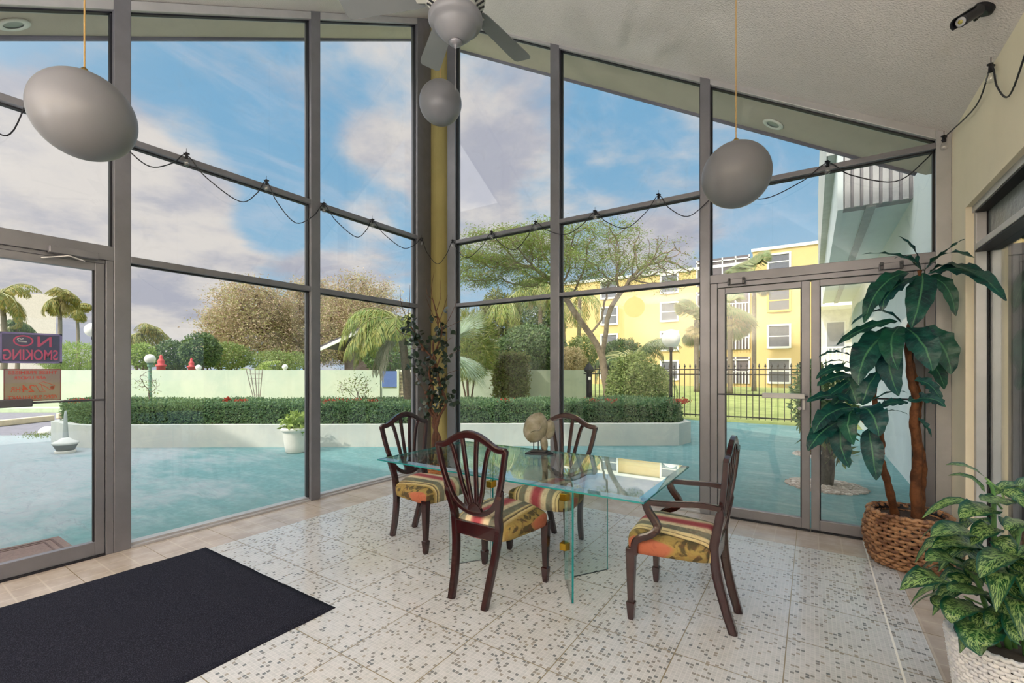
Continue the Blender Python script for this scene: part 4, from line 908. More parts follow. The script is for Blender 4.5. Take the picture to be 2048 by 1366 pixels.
m = MB(); blob_leaves(m, (0, 0, .80), (.80, .8, 1.0), 12000, .062, .04, 6, .3, .2); blob_leaves(m, (-.3*rtx, -.3*rty, .85), (.55, .6, .95), 5000, .062, .04, 5, .3, .2); m.build('foliage', L['bush'], o)
m = MB()
for k in range(7): a = k*.9; m.tube([(0, 0, -.1), (.35*math.cos(a), .35*math.sin(a), .5), (.6*math.cos(a), .6*math.sin(a), 1.0)], [.03, .02, .01], 6)
m.build('branches', M['barkd'], o)
# pebble rings with their shrubs near the glass doors
def pebble_ring(cx, cy, rx, ry, n, lb):
    m = MB()
    for k in range(n):
        a = rng.random()*6.283; rr = math.sqrt(rng.random()); x, y = cx+rx*rr*math.cos(a), cy+ry*rr*math.sin(a); s_ = .014+.014*rng.random(); q = rng.random()*3.14
        vs = [(x+s_*1.3*math.cos(q+j*1.047)*f, y+s_*math.sin(q+j*1.047)*f, -.02+z*s_) for f, z in ((1., .1), (.8, .75)) for j in range(6)]+[(x, y, -.02+s_)]
        m.add(vs, [(j, (j+1) % 6, 6+(j+1) % 6, 6+j) for j in range(6)]+[(6+j, 6+(j+1) % 6, 12) for j in range(6)])
    return tag(m.build('pebble_bed', leafmat('pebbles', [(214, 206, 196), (176, 160, 150), (232, 228, 220), (150, 140, 128)], .7, 0)), lb, 'pebbles', kind='stuff')
pebble_ring(.13, 6.64, .40, .38, 900, 'oval bed of mixed pebbles round the shrub just outside the double glass doors'); pebble_ring(.02, 8.95, .28, .34, 350, 'smaller patch of white pebbles further along the pale wall')
sh = thing('ragged_shrub', 'dark ragged-leaved shrub in the nearer pebble bed, behind the tall potted plant', 'shrub', (.14, 6.68, -.02))
m = MB(); m.tube(spline([(0, 0, 0), (.02, .01, .25), (-.01, .0, .55), (.03, .02, .9)], 4), [.075]*6+[.05]*7, 10); m.tube([(0, 0, .3), (.10, .05, .5), (.18, .05, .75)], [.03, .02, .01], 6); m.build('trunk', simple('mossy_trunk', (62, 66, 62), .95, 0, .4, 25, .8, 40), sh, smooth=True)
m = MB(); blob_leaves(m, (.0, .0, .95), (.26, .26, .5), 420, .16, .05, fill=.9); blob_leaves(m, (.12, .0, .42), (.16, .14, .12), 40, .15, .045, fill=.9); m.build('foliage', L['dark'], sh)
sh2 = thing('weeping_shrub', 'trailing green shrub in the further pebble patch, seen through the left door leaf', 'shrub', (-.03, 8.8, -.02))
m = MB(); blob_leaves(m, (.0, .1, .95), (.24, .4, .62), 1500, .09, .04, fill=.8); m.build('foliage', L['hedge'], sh2); MB().tube([(0, 0, 0), (.02, .05, .5), (0, .1, 1.)], [.04, .03, .02], 8).build('trunk', M['barkd'], sh2)

# ================================================================== the pale building that runs off beyond the doors
m = MB(); m.box((1.0, 4.77, -.05), (1.16, 17.0, 3.42)); m.box((1.0, 4.77, 3.42), (1.16, 7.1, 6.2)); struct(m.build('pale_building_wall', M['white_wall']))
up_ = thing('upper_storey', 'pale upper storey of the neighbouring wing, projecting over the patio on the right', 'building', (0, 0, 0))
MB().box((.30, 7.3, 3.42), (1.6, 17.0, 3.62)).build('soffit_slab', M['white_wall'], up_)
MB().box((.56, 7.14, 3.395), (.66, 17.0, 3.42)).build('soffit_strip', simple('grey_strip', (160, 166, 168), .8), up_)
MB().box((.27, 7.08, 3.40), (.33, 17.0, 6.4)).build('side_screen', M['white_wall'], up_)
MB().box((.16, 7.3, 4.2), (.27, 17.0, 6.9)).build('gutter_fascia', simple('grey_fascia', (196, 198, 196), .8), up_)
MB().box((.33, 7.13, 3.42), (1.6, 7.3, 6.4)).build('screen_backing', simple('screen_panel', (150, 148, 152), .9), up_)
m = MB()
for k in range(14): x = .345+k*.093; m.box((x, 7.095, 3.42), (x+.058, 7.13, 6.4))
m.build('slats', simple('grey_slats', (186, 184, 184), .8), up_)

# balcony block at the far end of the wing
bb = thing('balcony_block', 'white balconied apartment block far off between the yellow building and the pale wing', 'building', (0, 0, 0)); YB = 24.
MB().box((.3, YB, -.1), (7, YB+6, 10.5)).build('wall', simple('white_block', (226, 222, 208), .9), bb)
for z in (1.15, 3.95, 6.75):
    m = MB(); m.box((.25, YB-1.5, z), (3.2, YB, z+.2)); sl_ = m.build('balcony_slab', M['white'], bb)
    m = MB()
    for k in range(22): m.cbox((.3+k*.13, YB-1.45, z+.65), (.045, .03, .9))
    m.box((.25, YB-1.48, z+1.08), (3.2, YB-1.40, z+1.15)); m.build('railing', M['white'], sl_)
    MB().box((1.35, YB-1.4, z+.2), (1.55, YB-1.2, z+2.8)).build('column', M['white'], bb)
    w_ = MB().box((.5, YB-.03, z+.9), (1.2, YB, z+2.3)).build('window', M['white'], bb); MB().box((.55, YB-.05, z+.95), (1.15, YB-.03, z+2.25)).build('pane', simple('grey_window', (130, 134, 140), .3), w_)
c = W(1656, 663, 22.2); o = thing('satellite_dish', 'white satellite dish on the middle balcony of the far white block', 'satellite dish', tuple(c)); MB().lathe([(.0005, 0), (.15, .02), (.27, .08), (.275, .075), (.15, .0), (.0005, -.02)], (0, 0, 0), 24, axis=(-.5, -.8, .35)).build('dish', M['white'], o, smooth=True); MB().tube([(0, 0, 0), (.05, .2, -.2), (.05, .2, -.65)], .02, 6).build('bracket', M['alu'], o)

# ================================================================== the yellow apartment building
yb_ = thing('yellow_building', 'four-storey yellow apartment building with white parapets beyond the lawn', 'building', (0, 0, 0)); Y0_ = 41.
ymat = simple('yellow_stucco', (210, 182, 122), .9, 0, .05, .5)
MB().box((-3.95, Y0_, -.1), (.95, Y0_+12, 10.75)).build('wall', ymat, yb_); MB().box((-21.5, Y0_+.5, -.1), (-3.95, Y0_+12, 9.9)).build('wall', ymat, yb_)
MB().box((-4.05, Y0_-.12, 10.75), (1.1, Y0_+12, 10.98)).build('parapet', M['white'], yb_); MB().box((-21.7, Y0_+.38, 9.9), (-4.05, Y0_+12, 10.15)).build('parapet', M['white'], yb_)
pane_m = simple('dark_windows', (104, 106, 114), .2); wfr = M['white']
def bwin(x, z, w__, h__, frame=wfr, y=Y0_):
    fo = MB(); fo.box((x-w__/2-.14, y-.10, z-h__/2-.14), (x-w__/2, y, z+h__/2+.14)); fo.box((x+w__/2, y-.10, z-h__/2-.14), (x+w__/2+.14, y, z+h__/2+.14)); fo.box((x-w__/2, y-.10, z+h__/2), (x+w__/2, y, z+h__/2+.14)); fo.box((x-w__/2, y-.14, z-h__/2-.16), (x+w__/2, y, z-h__/2)); fo.box((x-w__/2, y-.05, z-.04), (x+w__/2, y, z+.04))
    f_ = fo.build('window', frame, yb_); MB().box((x-w__/2, y-.03, z-h__/2), (x+w__/2, y-.005, z+h__/2)).build('pane', pane_m, f_)
yfr = simple('yellow_trim', (226, 186, 96), .9)
for z, fr, hh in ((9.75, wfr, 1.1), (6.75, yfr, 1.5), (3.95, wfr, 1.6), (1.25, wfr, 1.7)): bwin(-2.15, z, 1.35, hh, fr)
for z in (9.0, 6.5, 3.9, 1.3): bwin(-10.6, z, 1.35, 1.5, wfr, Y0_+.5); bwin(-16.2, z, 1.5, 1.5, wfr, Y0_+.5)
for z in (.2, 3.0, 5.8, 8.5):
    f_ = MB().box((-8.3, Y0_+.42, z), (-4.2, Y0_+.5, z+2.2)).build('balcony_opening', simple('dark_opening', (92, 84, 88), .6), yb_)
    m = MB()
    for k in range(5): m.box((-8.3+k*1.0, Y0_+.34, z), (-8.2+k*1.0, Y0_+.42, z+2.2))
    m.box((-8.3, Y0_+.34, z+1.9), (-4.2, Y0_+.42, z+2.0)); m.build('mullions', wfr, f_)
    if z < 8: 
        m = MB()
        for k in range(18): m.box((-8.3+k*.235, Y0_+.2, z), (-8.24+k*.235, Y0_+.24, z+.95))
        m.box((-8.3, Y0_+.18, z+.95), (-4.2, Y0_+.26, z+1.02)); m.build('balustrade', wfr, f_)
# cream building at the far left, slanted hut roofs over the wall
p = [W(-60, 700, 62), W(-60, 700, 80), W(96, 700, 80), W(112, 700, 62)]
cb = thing('cream_building', 'large plain cream building beyond the palms at the far left', 'building', (0, 0, 0)); MB().prism([(q.x, q.y) for q in p], -.1, W(60, 588, 62).z).build('wall', simple('cream_block', (192, 184, 170), .9), cb)
hut = thing('gabled_shelter', 'low gabled shelter with pale eaves half hidden behind the bending palm', 'building', (0, 0, 0)); wm = M['white']; dk_ = simple('dark_shingles', (84, 78, 84), .9)
A0, A1, A3, A2 = W(640, 699, 21), W(716, 664, 21), W(952, 662, 21), W(1032, 704, 21); bk = Vector((fwx, fwy, 0))*5
m = MB(); m.beam(A0, A1, .10, .14); m.beam(A1, A3, .10, .14); m.beam(A3, A2, .10, .14); m.build('barge_board', wm, hut)
m = MB(); m.slab([A0+Vector((0,0,.05)), A1+Vector((0,0,.05)), A1+bk+Vector((0,0,.05)), A0+bk+Vector((0,0,.05))], (0, 0, .12)); m.slab([A1+Vector((0,0,.05)), A3+Vector((0,0,.05)), A3+bk+Vector((0,0,.05)), A1+bk+Vector((0,0,.05))], (0, 0, .12)); m.slab([A3+Vector((0,0,.05)), A2+Vector((0,0,.05)), A2+bk+Vector((0,0,.05)), A3+bk+Vector((0,0,.05))], (0, 0, .12)); m.build('roof', dk_, hut)
q0, q1 = A0.lerp(A2, .1), A0.lerp(A2, .9); m = MB()
hw_ = bk*.12; m.slab([(q0.x+hw_.x, q0.y+hw_.y, -.1), (q1.x+hw_.x, q1.y+hw_.y, -.1), (q1.x+hw_.x, q1.y+hw_.y, A0.z+.15), (A3.x+hw_.x, A3.y+hw_.y, A3.z-.02), (A1.x+hw_.x, A1.y+hw_.y, A1.z-.02), (q0.x+hw_.x, q0.y+hw_.y, A0.z+.15)], tuple(bk*.8)); m.build('wall', simple('dark_wall', (88, 76, 70), .9), hut)
# ================================================================== trees and palms
def sc_tree(roots, att, step, infl, kill, iters=90, jit=.12, up=0.):
    P = [np.array(p[:3], float) for p in roots]; par = [-1]+[int(roots[i][3]) if len(roots[i]) > 3 else i-1 for i in range(1, len(roots))]; att = np.array(att, float)
    P = np.array(P); par = list(par)
    for it in range(iters):
        if len(att) == 0: break
        D = ((att[:, None, :]-P[None])**2).sum(2); j = D.argmin(1); dm = D[np.arange(len(att)), j]
        ok = dm < infl**2
        if not ok.any(): break
        new, newp = [], []
        for q in np.unique(j[ok]):
            v = (att[(j == q) & ok]-P[q]); v = (v/np.linalg.norm(v, axis=1)[:, None]).sum(0); v = v/(np.linalg.norm(v)+1e-9)+rng.normal(size=3)*jit+np.array([0, 0, up]); v /= np.linalg.norm(v)
            new.append(P[q]+v*step); newp.append(int(q))
        P = np.vstack([P, new]); par += newp
        D = ((att[:, None, :]-np.array(new)[None])**2).sum(2).min(1); att = att[D > kill**2]
    return P, par
def radii(P, par, r0, ex=2.4):
    n = len(P); acc = np.zeros(n); ch = np.zeros(n, int)
    for i in range(n-1, -1, -1):
        if acc[i] == 0: acc[i] = r0**ex
        if par[i] >= 0: acc[par[i]] += acc[i]; ch[par[i]] += 1
    return acc**(1/ex), ch
def limbs(m, P, par, R, rmax=9, sides=5):
    """each branch chain becomes one tapering tube"""
    n = len(P); kids = [[] for _ in range(n)]
    for i, p in enumerate(par):
        if p >= 0: kids[p].append(i)
    starts = [(0, None)]; 
    while starts:
        s, pr = starts.pop(); ch = [] if pr is None else [pr]; c = s
        while True:
            ch.append(c); k = kids[c]
            if not k: break
            k = sorted(k, key=lambda q: -R[q]); starts += [(q, c) for q in k[1:]]; c = k[0]
        if len(ch) < 2: continue
        rr = [min(R[q], rmax) for q in ch]
        if pr is not None: rr[0] = min(rr[0], rr[1]*1.15)
        m.tube([tuple(P[q]) for q in ch], rr, 9 if rr[0] > .06 else sides if rr[0] > .015 else 3, cap=False)
def dome(n, c, r, zmin=-.1, shell=.35):
    u_ = rnd_unit(n*3); u_ = u_[u_[:, 2] > zmin][:n]; return np.array(c)+u_*np.array(r)*(1-shell*rng.random(len(u_)))[:, None]
def tree(name, lb, cat, base, trunk, att, step, infl, kill, r0, bark, leaf, lpt, ll, lw, spread, group=None, flat=.8, rmax=9, jit=.12, lsel=None, upd=.2, sides=5):
    o = thing(name, lb, cat, tuple(base), 0, group); b = np.array(base)
    P, par = sc_tree([tuple(np.array(p[:3])-b)+tuple(p[3:]) for p in trunk], np.array(att)-b, step, infl, kill, jit=jit)
    R, ch = radii(P, par, r0); R = np.minimum(R, rmax)
    m = MB(); limbs(m, P, par, R, rmax, sides); m.build('branches', M[bark], o, smooth=True)
    tip = P[R < r0*2.6]; m = MB()
    if lsel is not None: tip = tip[lsel(tip+b)]
    if len(tip):
        c = np.repeat(tip, lpt, 0)+rng.normal(size=(len(tip)*lpt, 3))*np.array([spread, spread, spread*(1-flat*.7)])
        n = len(c); dr = rnd_unit(n)*np.array([1, 1, 1-flat*.8])+np.array([0, 0, -.1]); nn = rnd_unit(n)*(1-flat*.6)+np.array([0, 0, 1.])*upd*4
        m.leaves(c, dr, nn, ll*(.6+.8*rng.random(n)), lw)
        m.build('foliage', L[leaf], o)
    return o
# umbrella-crowned tree right of the corner (poinciana): leafy on the left, nearly bare to the right
dP = 14.; r3 = lambda px, py, d=dP: np.array(W(px, py, d))
att = []
for px, py, rx, ry, n in ((1000, 505, 105, 38, 300), (960, 540, 70, 36, 170), (1085, 480, 100, 26, 200), (1195, 478, 90, 26, 220), (1290, 510, 80, 40, 220), (1345, 545, 50, 50, 130), (1245, 545, 110, 30, 200), (1130, 545, 120, 30, 110), (1040, 560, 90, 24, 60)):
    c = r3(px, py); u_ = rnd_unit(n)*rng.random((n, 1))**.4; att += list(c+u_[:, :1]*np.array([rtx, rty, 0])*rx/FOC*dP+u_[:, 2:]*np.array([0, 0, ry/FOC*dP])+u_[:, 1:2]*np.array([fwx, fwy, 0])*min(2.2, rx/FOC*dP*1.2))
tk = [r3(1222, 830), r3(1217, 800), r3(1212, 770), r3(1208, 740), r3(1204, 712), r3(1194, 690), r3(1180, 668), r3(1163, 645), r3(1146, 620), r3(1134, 600), r3(1120, 580),
      (*r3(1208, 690, 13.9), 4), r3(1212, 665, 13.8), r3(1214, 640, 13.7), r3(1222, 615, 13.6), r3(1236, 592, 13.5), (*r3(1192, 655, 13.9), 6), r3(1203, 640), r3(1206, 620)]
tree('umbrella_tree', 'wide umbrella-crowned tree, leafy at left, nearly bare at right, before the yellow building', 'tree', (tk[0][0], tk[0][1], -.06), tk, att, .17, 3.5, .21, .0095, 'bark', 'poin', 66, .075, .026, .17, flat=.85, rmax=.215,
     jit=.22, lsel=lambda p: rng.random(len(p)) < np.clip(1.2-((p@np.array([rtx, rty, 0]))/dP*FOC+1024-1080)/190, .22, 1))
# three broad half-bare trees beyond the garden wall at the left
def broad(px, top, half, base_px, d, lb, n, leaf='autumn', seed=0, bot=735, lpt=80):
    c = W(px, (top+bot)/2+18, d); att = dome(n, (c.x, c.y, W(px, bot-45, d).z), (half/FOC*d, half/FOC*d*.8, (bot-45-top)/FOC*d), -.25, .55)
    b = W(base_px, 765, d); b.z = -.06; t_ = [np.array((b.x, b.y, -.06)), np.array((b.x+.1, b.y, .8)), np.array((b.x, b.y, 1.6))]
    return tree('broad_tree', lb, 'tree', t_[0], t_, att, .42, 9, .5, .020, 'barkd', leaf, lpt, .17, .075, .42, group=None, flat=.4, rmax=.34, jit=.2, sides=4)
broad(505, 556, 112, 560, 33, 'broad half-bare tree beyond the garden wall, its crown filling the left big window', 1100)
broad(625, 548, 95, 610, 38, 'broad half-bare tree straddling the second window post, behind its left neighbour', 900)
broad(720, 548, 108, 700, 35, 'broad half-bare tree beyond the garden wall, just left of the bending palm', 1000)
def lblob(name, lb, cat, px, py, d, rx, ry, n, ln, wd, leaf, rd=None, fill=.35):
    c = W(px, py, d); o = thing(name, lb, cat, (c.x, c.y, -.06)); s_ = d/FOC; m = MB()
    blob_leaves(m, (0, 0, c.z+.06), (rx*s_, (rd or rx*s_), ry*s_), int(n*1.9), ln*.68, wd*.68, 6, fill, .2); m.build('foliage', L[leaf], o)
    m = MB()
    for k in range(5): a = k*1.3; m.tube([(0, 0, 0), (.3*rx*s_*math.cos(a), .3*rx*s_*math.sin(a), c.z*.6), (.6*rx*s_*math.cos(a), .6*rx*s_*math.sin(a), c.z)], [.06*d/25, .04*d/25, .015*d/25], 5)
    m.build('branches', M['barkd'], o); return o
for a in (('distant_bush', 'dark green bush behind the taller red hydrant', 'bush', 345, 712, 24, 34, 30, 1600, .22, .12, 'dark'),
          ('distant_bush', 'large dark bush rising behind the shorter red hydrant', 'bush', 402, 702, 23, 34, 34, 1800, .22, .12, 'dark'),
          ('distant_bush', 'olive green bush at the foot of the leftmost broad tree', 'bush', 455, 712, 26, 46, 26, 1800, .2, .12, 'bush'),
          ('distant_bush', 'small yellow-green bush behind the globe lamp with the green post', 'bush', 283, 712, 22, 22, 24, 800, .2, .1, 'lime'),
          ('distant_bush', 'yellow-green feathery bush seen right of the no-smoking sign', 'bush', 150, 715, 21, 56, 28, 2200, .3, .05, 'lime'),
          ('distant_bush', 'low green bush under the crown of the second broad tree', 'bush', 560, 722, 27, 60, 20, 1800, .2, .1, 'bush'),
          ('distant_bush', 'dark undergrowth filling the space under the palm at the end of the garden wall', 'bush', 1062, 700, 19, 70, 48, 5000, .2, .11, 'dark'),
          ('distant_bush', 'dark green bush under the gable of the shelter behind the bending palm', 'bush', 790, 705, 17.5, 66, 40, 2600, .16, .09, 'dark'),
          ('distant_bush', 'feathery yellow-green palm foliage behind the silvery fan palm', 'bush', 938, 690, 14.5, 52, 66, 3600, .42, .03, 'palm'),
          ('distant_bush', 'tall dark hedge of climbers between the palm trunks behind the second right-hand window post', 'bush', 1075, 640, 26, 52, 70, 5200, .24, .12, 'dark'),
          ('distant_bush', 'tall dark climber behind the palm trunks right of the corner column', 'bush', 1000, 648, 22, 44, 64, 4200, .2, .11, 'vine'),
          ('distant_bush', 'dark clump of palm undergrowth behind the forked tree trunk', 'bush', 1245, 715, 24, 40, 36, 2600, .24, .1, 'dark'),
          ('distant_bush', 'yellow-orange croton bush above the end of the garden wall', 'bush', 1138, 722, 17.6, 34, 26, 1500, .16, .06, 'thatch'),
          ('distant_bush', 'green bush between the croton and the forked trunk', 'bush', 1165, 705, 18.4, 30, 34, 1500, .16, .08, 'bush')): lblob(*a)

def frond(m, base, az, el, length, droop, n=26, ll=.35, lw=.03, hang=.5, stem=.02, stm=None, twist=0):
    """pinnate palm frond: arching rib with two rows of leaflets"""
    base = np.array(base, float); h_ = np.array([math.cos(az), math.sin(az), 0]); pts = []; p = base.copy(); e = el; ds = length/14
    for i in range(15):
        pts.append(p.copy()); p = p+(h_*math.cos(e)+np.array([0, 0, 1])*math.sin(e))*ds; e -= droop/14*(1+.6*i/14)
    pts = np.array(pts); (stm or m).tube([tuple(q) for q in pts], [stem*(1-.85*i/14) for i in range(15)], 4, cap=False)
    s = np.linspace(.10, 1, n); idx = s*13.99; i0 = idx.astype(int); f_ = (idx-i0)[:, None]; c = pts[i0]*(1-f_)+pts[np.minimum(i0+1, 14)]*f_; tg = pts[np.minimum(i0+1, 14)]-pts[i0]; tg /= np.linalg.norm(tg, axis=1)[:, None]+1e-9
    sd = np.cross(tg, np.array([0, 0, 1.])); sd /= np.linalg.norm(sd, axis=1)[:, None]+1e-9
    L_ = ll*np.sin(np.clip(s*1.02, 0, 1)*math.pi*.86+.28)
    for sg in (-1, 1):
        dr = sd*sg+tg*.55+np.array([0, 0, -hang])+rng.normal(size=c.shape)*.10; dr /= np.linalg.norm(dr, axis=1)[:, None]
        # two-piece leaflets, the outer half hanging
        nn = np.cross(dr, tg)*sg+.001; m.leaves(c, dr, nn, L_*.62, lw); m.leaves(c+dr*(L_*.5)[:, None], dr+np.array([0, 0, -hang*1.1]), nn, L_*.6, lw*.8)
def palm(name, lb, base, top, bend, r, nf, fl, leaf, el=(.2, 1.2), droop=1.6, n=26, ll=.5, lw=.04, hang=.5, group=None, bark='barkp', wind=None, fseed=0, skirt=0, azs=None):
    base, top = Vector(base), Vector(top); o = thing(name, lb, 'palm tree', tuple(base), 0, group); d_ = top-base
    pts = spline([(0, 0, 0), tuple(d_*.33+Vector(bend)), tuple(d_*.7+Vector(bend)*.9), tuple(d_)], 5)
    MB().tube(pts, [r*(1.25-.45*i/(len(pts)-1)) for i in range(len(pts))], 10).build('trunk', M[bark], o, smooth=True)
    m = MB(); st = MB()
    for k in range(nf):
        az = (azs[k] if azs else k*2.399+fseed); e = el[0]+(el[1]-el[0])*((k*.618) % 1)
        if wind: az = math.atan2(math.sin(az)+wind[1], math.cos(az)+wind[0])
        frond(m, d_+Vector((0, 0, .0)), az, e, fl*(.8+.35*rng.random()), droop*(.8+.4*rng.random()), n, ll, lw, hang, r*.22+.008, st)
    m.build('fronds', L[leaf], o); st.build('frond_ribs', simple('rib', (150, 150, 96), .7), o)
    if skirt:
        m = MB()
        for k in range(skirt): frond(m, d_, k*2.4+.5, -.5-.5*rng.random(), fl*.75, .9, n, ll*.9, lw, .9, .008)
        m.build('dry_skirt', L['thatch'], o)
    return o
# bending palm growing out of the planter, left of the corner column
b = W(818, 812, 9.3); b.z = .25; tp = W(800, 648, 9.3)
pm = palm('bending_palm', 'bending palm with a drooping windswept crown in the planter left of the corner column', b, tp, (.02, .03, 0), .085, 0, 1.6, 'palm')
pm_m, pm_s = MB(), MB(); dd_ = tp-b; left = math.atan2(-rty, -rtx)
for k, (da, el_, ln_, dr_) in enumerate(((0, .75, 1.6, 1.9), (.3, .45, 1.6, 1.7), (-.35, .55, 1.55, 1.9), (.15, .2, 1.5, 1.5), (-.7, .35, 1.4, 1.8), (.7, .5, 1.4, 2.0), (-.1, -.05, 1.4, 1.2), (1.2, .5, 1.2, 2.0), (-1.3, .5, 1.2, 2.1), (2.2, .75, 1.0, 2.0), (3.1, .5, 1.0, 2.0), (-2.2, .7, 1.0, 2.2), (.45, .9, 1.5, 2.1), (2.8, 1.0, 1.1, 2.4), (-.5, 1.0, 1.4, 2.4), (.5, .1, 1.5, 1.3), (-.25, .25, 1.6, 1.5), (.15, -.2, 1.4, 1.1), (1.7, .7, 1.1, 2.2), (2.5, .4, 1.1, 2.0), (-2.8, .6, 1.1, 2.0), (-1.8, .9, 1.0, 2.2), (.9, .2, 1.3, 1.6))):
    frond(pm_m, dd_, left+da, el_, ln_, dr_, 46, .42, .022, .75, .018, pm_s)
pm_m.build('fronds', L['palm'], pm); pm_s.build('frond_ribs', simple('rib2', (150, 150, 96), .7), pm)
m = MB()
for k, da in enumerate((.0, .35, -.3, .7)): frond(m, dd_+Vector((0, 0, -.12)), left+da, -.55-.2*(k % 2), 1.15, .9, 34, .34, .02, 1.3, .012)
m.build('dry_fronds', simple('grey_dry_frond', (186, 180, 160), .8), pm)
# silvery fan palm behind the corner column
def fan_leaf(m, base, dirv, plen, r, n=26, spread=2.4, droop=.35, w_=.03, stm=None):
    base = Vector(base); dv = Vector(dirv).normalized(); hub = base+dv*plen; (stm or m).tube([base, base+dv*plen*.5+Vector((0, 0, .03)), hub], [.012, .009, .007], 4, cap=False)
    sd = dv.cross(Vector((0, 0, 1)));  sd = sd.normalized() if sd.length > .05 else Vector((1, 0, 0))
    a = np.linspace(-spread/2, spread/2, n)[:, None]; dr = np.array(dv)*np.cos(a)+np.array(sd)*np.sin(a); nn = np.cross(dr, np.array(sd)*np.cos(a)-np.array(dv)*np.sin(a))+1e-3
    c = np.repeat(np.array(hub)[None], n, 0); L1 = r*(.75+.25*np.cos(a[:, 0])); m.leaves(c, dr, nn, L1*.7, w_); dr2 = dr+np.array([0, 0, -droop]); m.leaves(c+dr*(L1*.55)[:, None], dr2, nn, L1*.5, w_*.8)
def fan_palm(name, lb, base, hub, r, nl, plen, lr, leaf, elr=(-.6, 1.2), skirt=0, seed=0, droop=.35, n=24, w_=.03, tr=.1):
    base, hub = Vector(base), Vector(hub); o = thing(name, lb, 'palm tree', tuple(base)); d_ = hub-base
    MB().tube(spline([(0, 0, 0), tuple(d_*.5), tuple(d_)], 4), [tr*1.2]+[tr]*8, 10).build('trunk', M['barkp'], o, smooth=True)
    m = MB(); st = MB()
    for k in range(nl):
        az = k*2.399+seed; e = elr[0]+(elr[1]-elr[0])*((k*.618+.1) % 1); fan_leaf(m, d_, (math.cos(az)*math.cos(e), math.sin(az)*math.cos(e), math.sin(e)), plen*(.8+.4*rng.random()), lr, n, 2.3, droop, w_, st)
    m.build('fan_leaves', L[leaf], o); st.build('petioles', simple('petiole', (140, 150, 90), .7), o)
    if skirt:
        m = MB()
        for k in range(skirt): az = k*2.4; e = -1.1+.4*rng.random(); fan_leaf(m, d_, (math.cos(az)*math.cos(e), math.sin(az)*math.cos(e), math.sin(e)), plen*.7, lr*.8, 14, 1.4, .8, w_)
        m.build('dry_skirt', L['thatch'], o)
    return o
q = W(898, 700, 12.2); fan_palm('silver_fan_palm', 'silvery fan palm spreading out behind the corner column', (q.x, q.y, -.05), q, .1, 34, .5, .95, 'silver', (-.9, 1.0), 0, .4, .25, 19, .022, .09)
# palms behind the garden wall, right of the column
for i, (bx_, tx, ty, d, nf, fl, lb) in enumerate(((1062, 1018, 598, 20, 12, 1.9, 'slim palm leaning right, behind the left half of the umbrella tree'), (1078, 1082, 560, 21, 14, 2.0, 'straight palm with a pale trunk behind the second right-hand window post'), (1136, 1122, 600, 22, 12, 2.0, 'slim palm right behind the second right-hand window post'), (1155, 1160, 588, 23, 10, 2.0, 'thin palm just left of the forked tree trunk'))):
    b_ = W(bx_, 780, d); b_.z = -.06; palm('slim_palm', lb, b_, W(tx, ty, d), (0, 0, 0), .10, nf, fl, 'palm', (-.7, .9), 1.5, 22, .5, .045, .7, None, 'bark', skirt=4 if i == 1 else 0, fseed=i)
q = W(1268, 645, 22); o = palm('areca_palm', 'large dark arching palm clump in front of the yellow building', (q.x, q.y, -.06), (q.x, q.y, 1.6), (0, 0, 0), .16, 38, 2.9, 'dark', (.2, 1.4), 1.8, 40, .5, .045, .7)
# sabal palms in front of the yellow building
for px, ty, d, tr, lb, sk, sd_ in ((1508, 545, 30, .14, 'tall cabbage palm in front of the yellow building, its crown above the door head', 18, 0), (1460, 622, 27, .15, 'shorter cabbage palm with drooping grey-green fans seen through the left door leaf', 10, 1), (1393, 640, 29, .15, 'cabbage palm partly hidden by the third right-hand window post', 10, 2)):
    q = W(px, ty, d); fan_palm('cabbage_palm', lb, (q.x, q.y, -.06), q, .1, 60, .75, 1.1, 'sabal', (-1.2, 1.3), sk, sd_, .8, 24, .075, tr)
# coconut palms at the far left
wnd = (rtx*.5, rty*.5)
for px, ty, by, d, fl, lb in ((2, 588, 800, 26, 2.2, 'windswept coconut palm cut by the left edge, tallest of the palms there'), (118, 594, 800, 34, 1.75, 'windswept coconut palm above the no-smoking sign, with golden lower fronds'), (152, 614, 800, 42, 1.7, 'windswept coconut palm nearest the entrance door frame'), (30, 652, 800, 36, 1.7, 'short dark palm just above the no-smoking sign'), (282, 666, 800, 30, 1.9, 'coconut palm rising behind the globe lamp with the green post')):
    b_ = W(px-(8 if px == 118 else 0), 775, d); b_.z = -.06; palm('coconut_palm', lb, b_, W(px, ty, d), (.2, .1, 0), .13, 20, fl, 'dark' if px == 30 else 'palm2', (-.5, 1.2), 1.7, 24, .75, .075, .7, None, wind=wnd, skirt=4 if px == 118 else 0, fseed=px)
# twiggy shrubs in the planter
def twiggy(px, py, d, rx, ry, n, lb, lpt=3):
    c = W(px, py, d); b = W(px+8, 810, d); b.z = .28; att = dome(n, (c.x, c.y, c.z), (rx/FOC*d, rx/FOC*d, ry/FOC*d), -.7, .9); tree('twiggy_shrub', lb, 'shrub', (b.x, b.y, .28), [(b.x, b.y, .28), (b.x, b.y, .45), (b.x, b.y, .55)], att, .07, 2, .085, .0032, 'twig', 'bush', lpt, .045, .02, .05, flat=.2, rmax=.03, jit=.25, sides=3)
twiggy(710, 772, 9.1, 40, 36, 150, 'bare twiggy shrub rising out of the hedge beside the bending palm'); twiggy(290, 768, 9.0, 34, 34, 120, 'thin bare shrub in the hedge around the green lamp post', 1)
q = W(730, 790, 9.2); o = thing('spiky_plant', 'small dark spiky plant in the hedge under the bending palm', 'plant', (q.x, q.y, .3)); m = MB(); n = 60; m.leaves(np.zeros((n, 3))+np.array([0, 0, .38]), rnd_unit(n)+np.array([0, 0, .5]), rnd_unit(n), .22, .03); m.build('foliage', L['dark'], o); MB().lathe([(.06, 0), (.08, .38)], (0, 0, 0), 8).build('stem', M['barkd'], o)
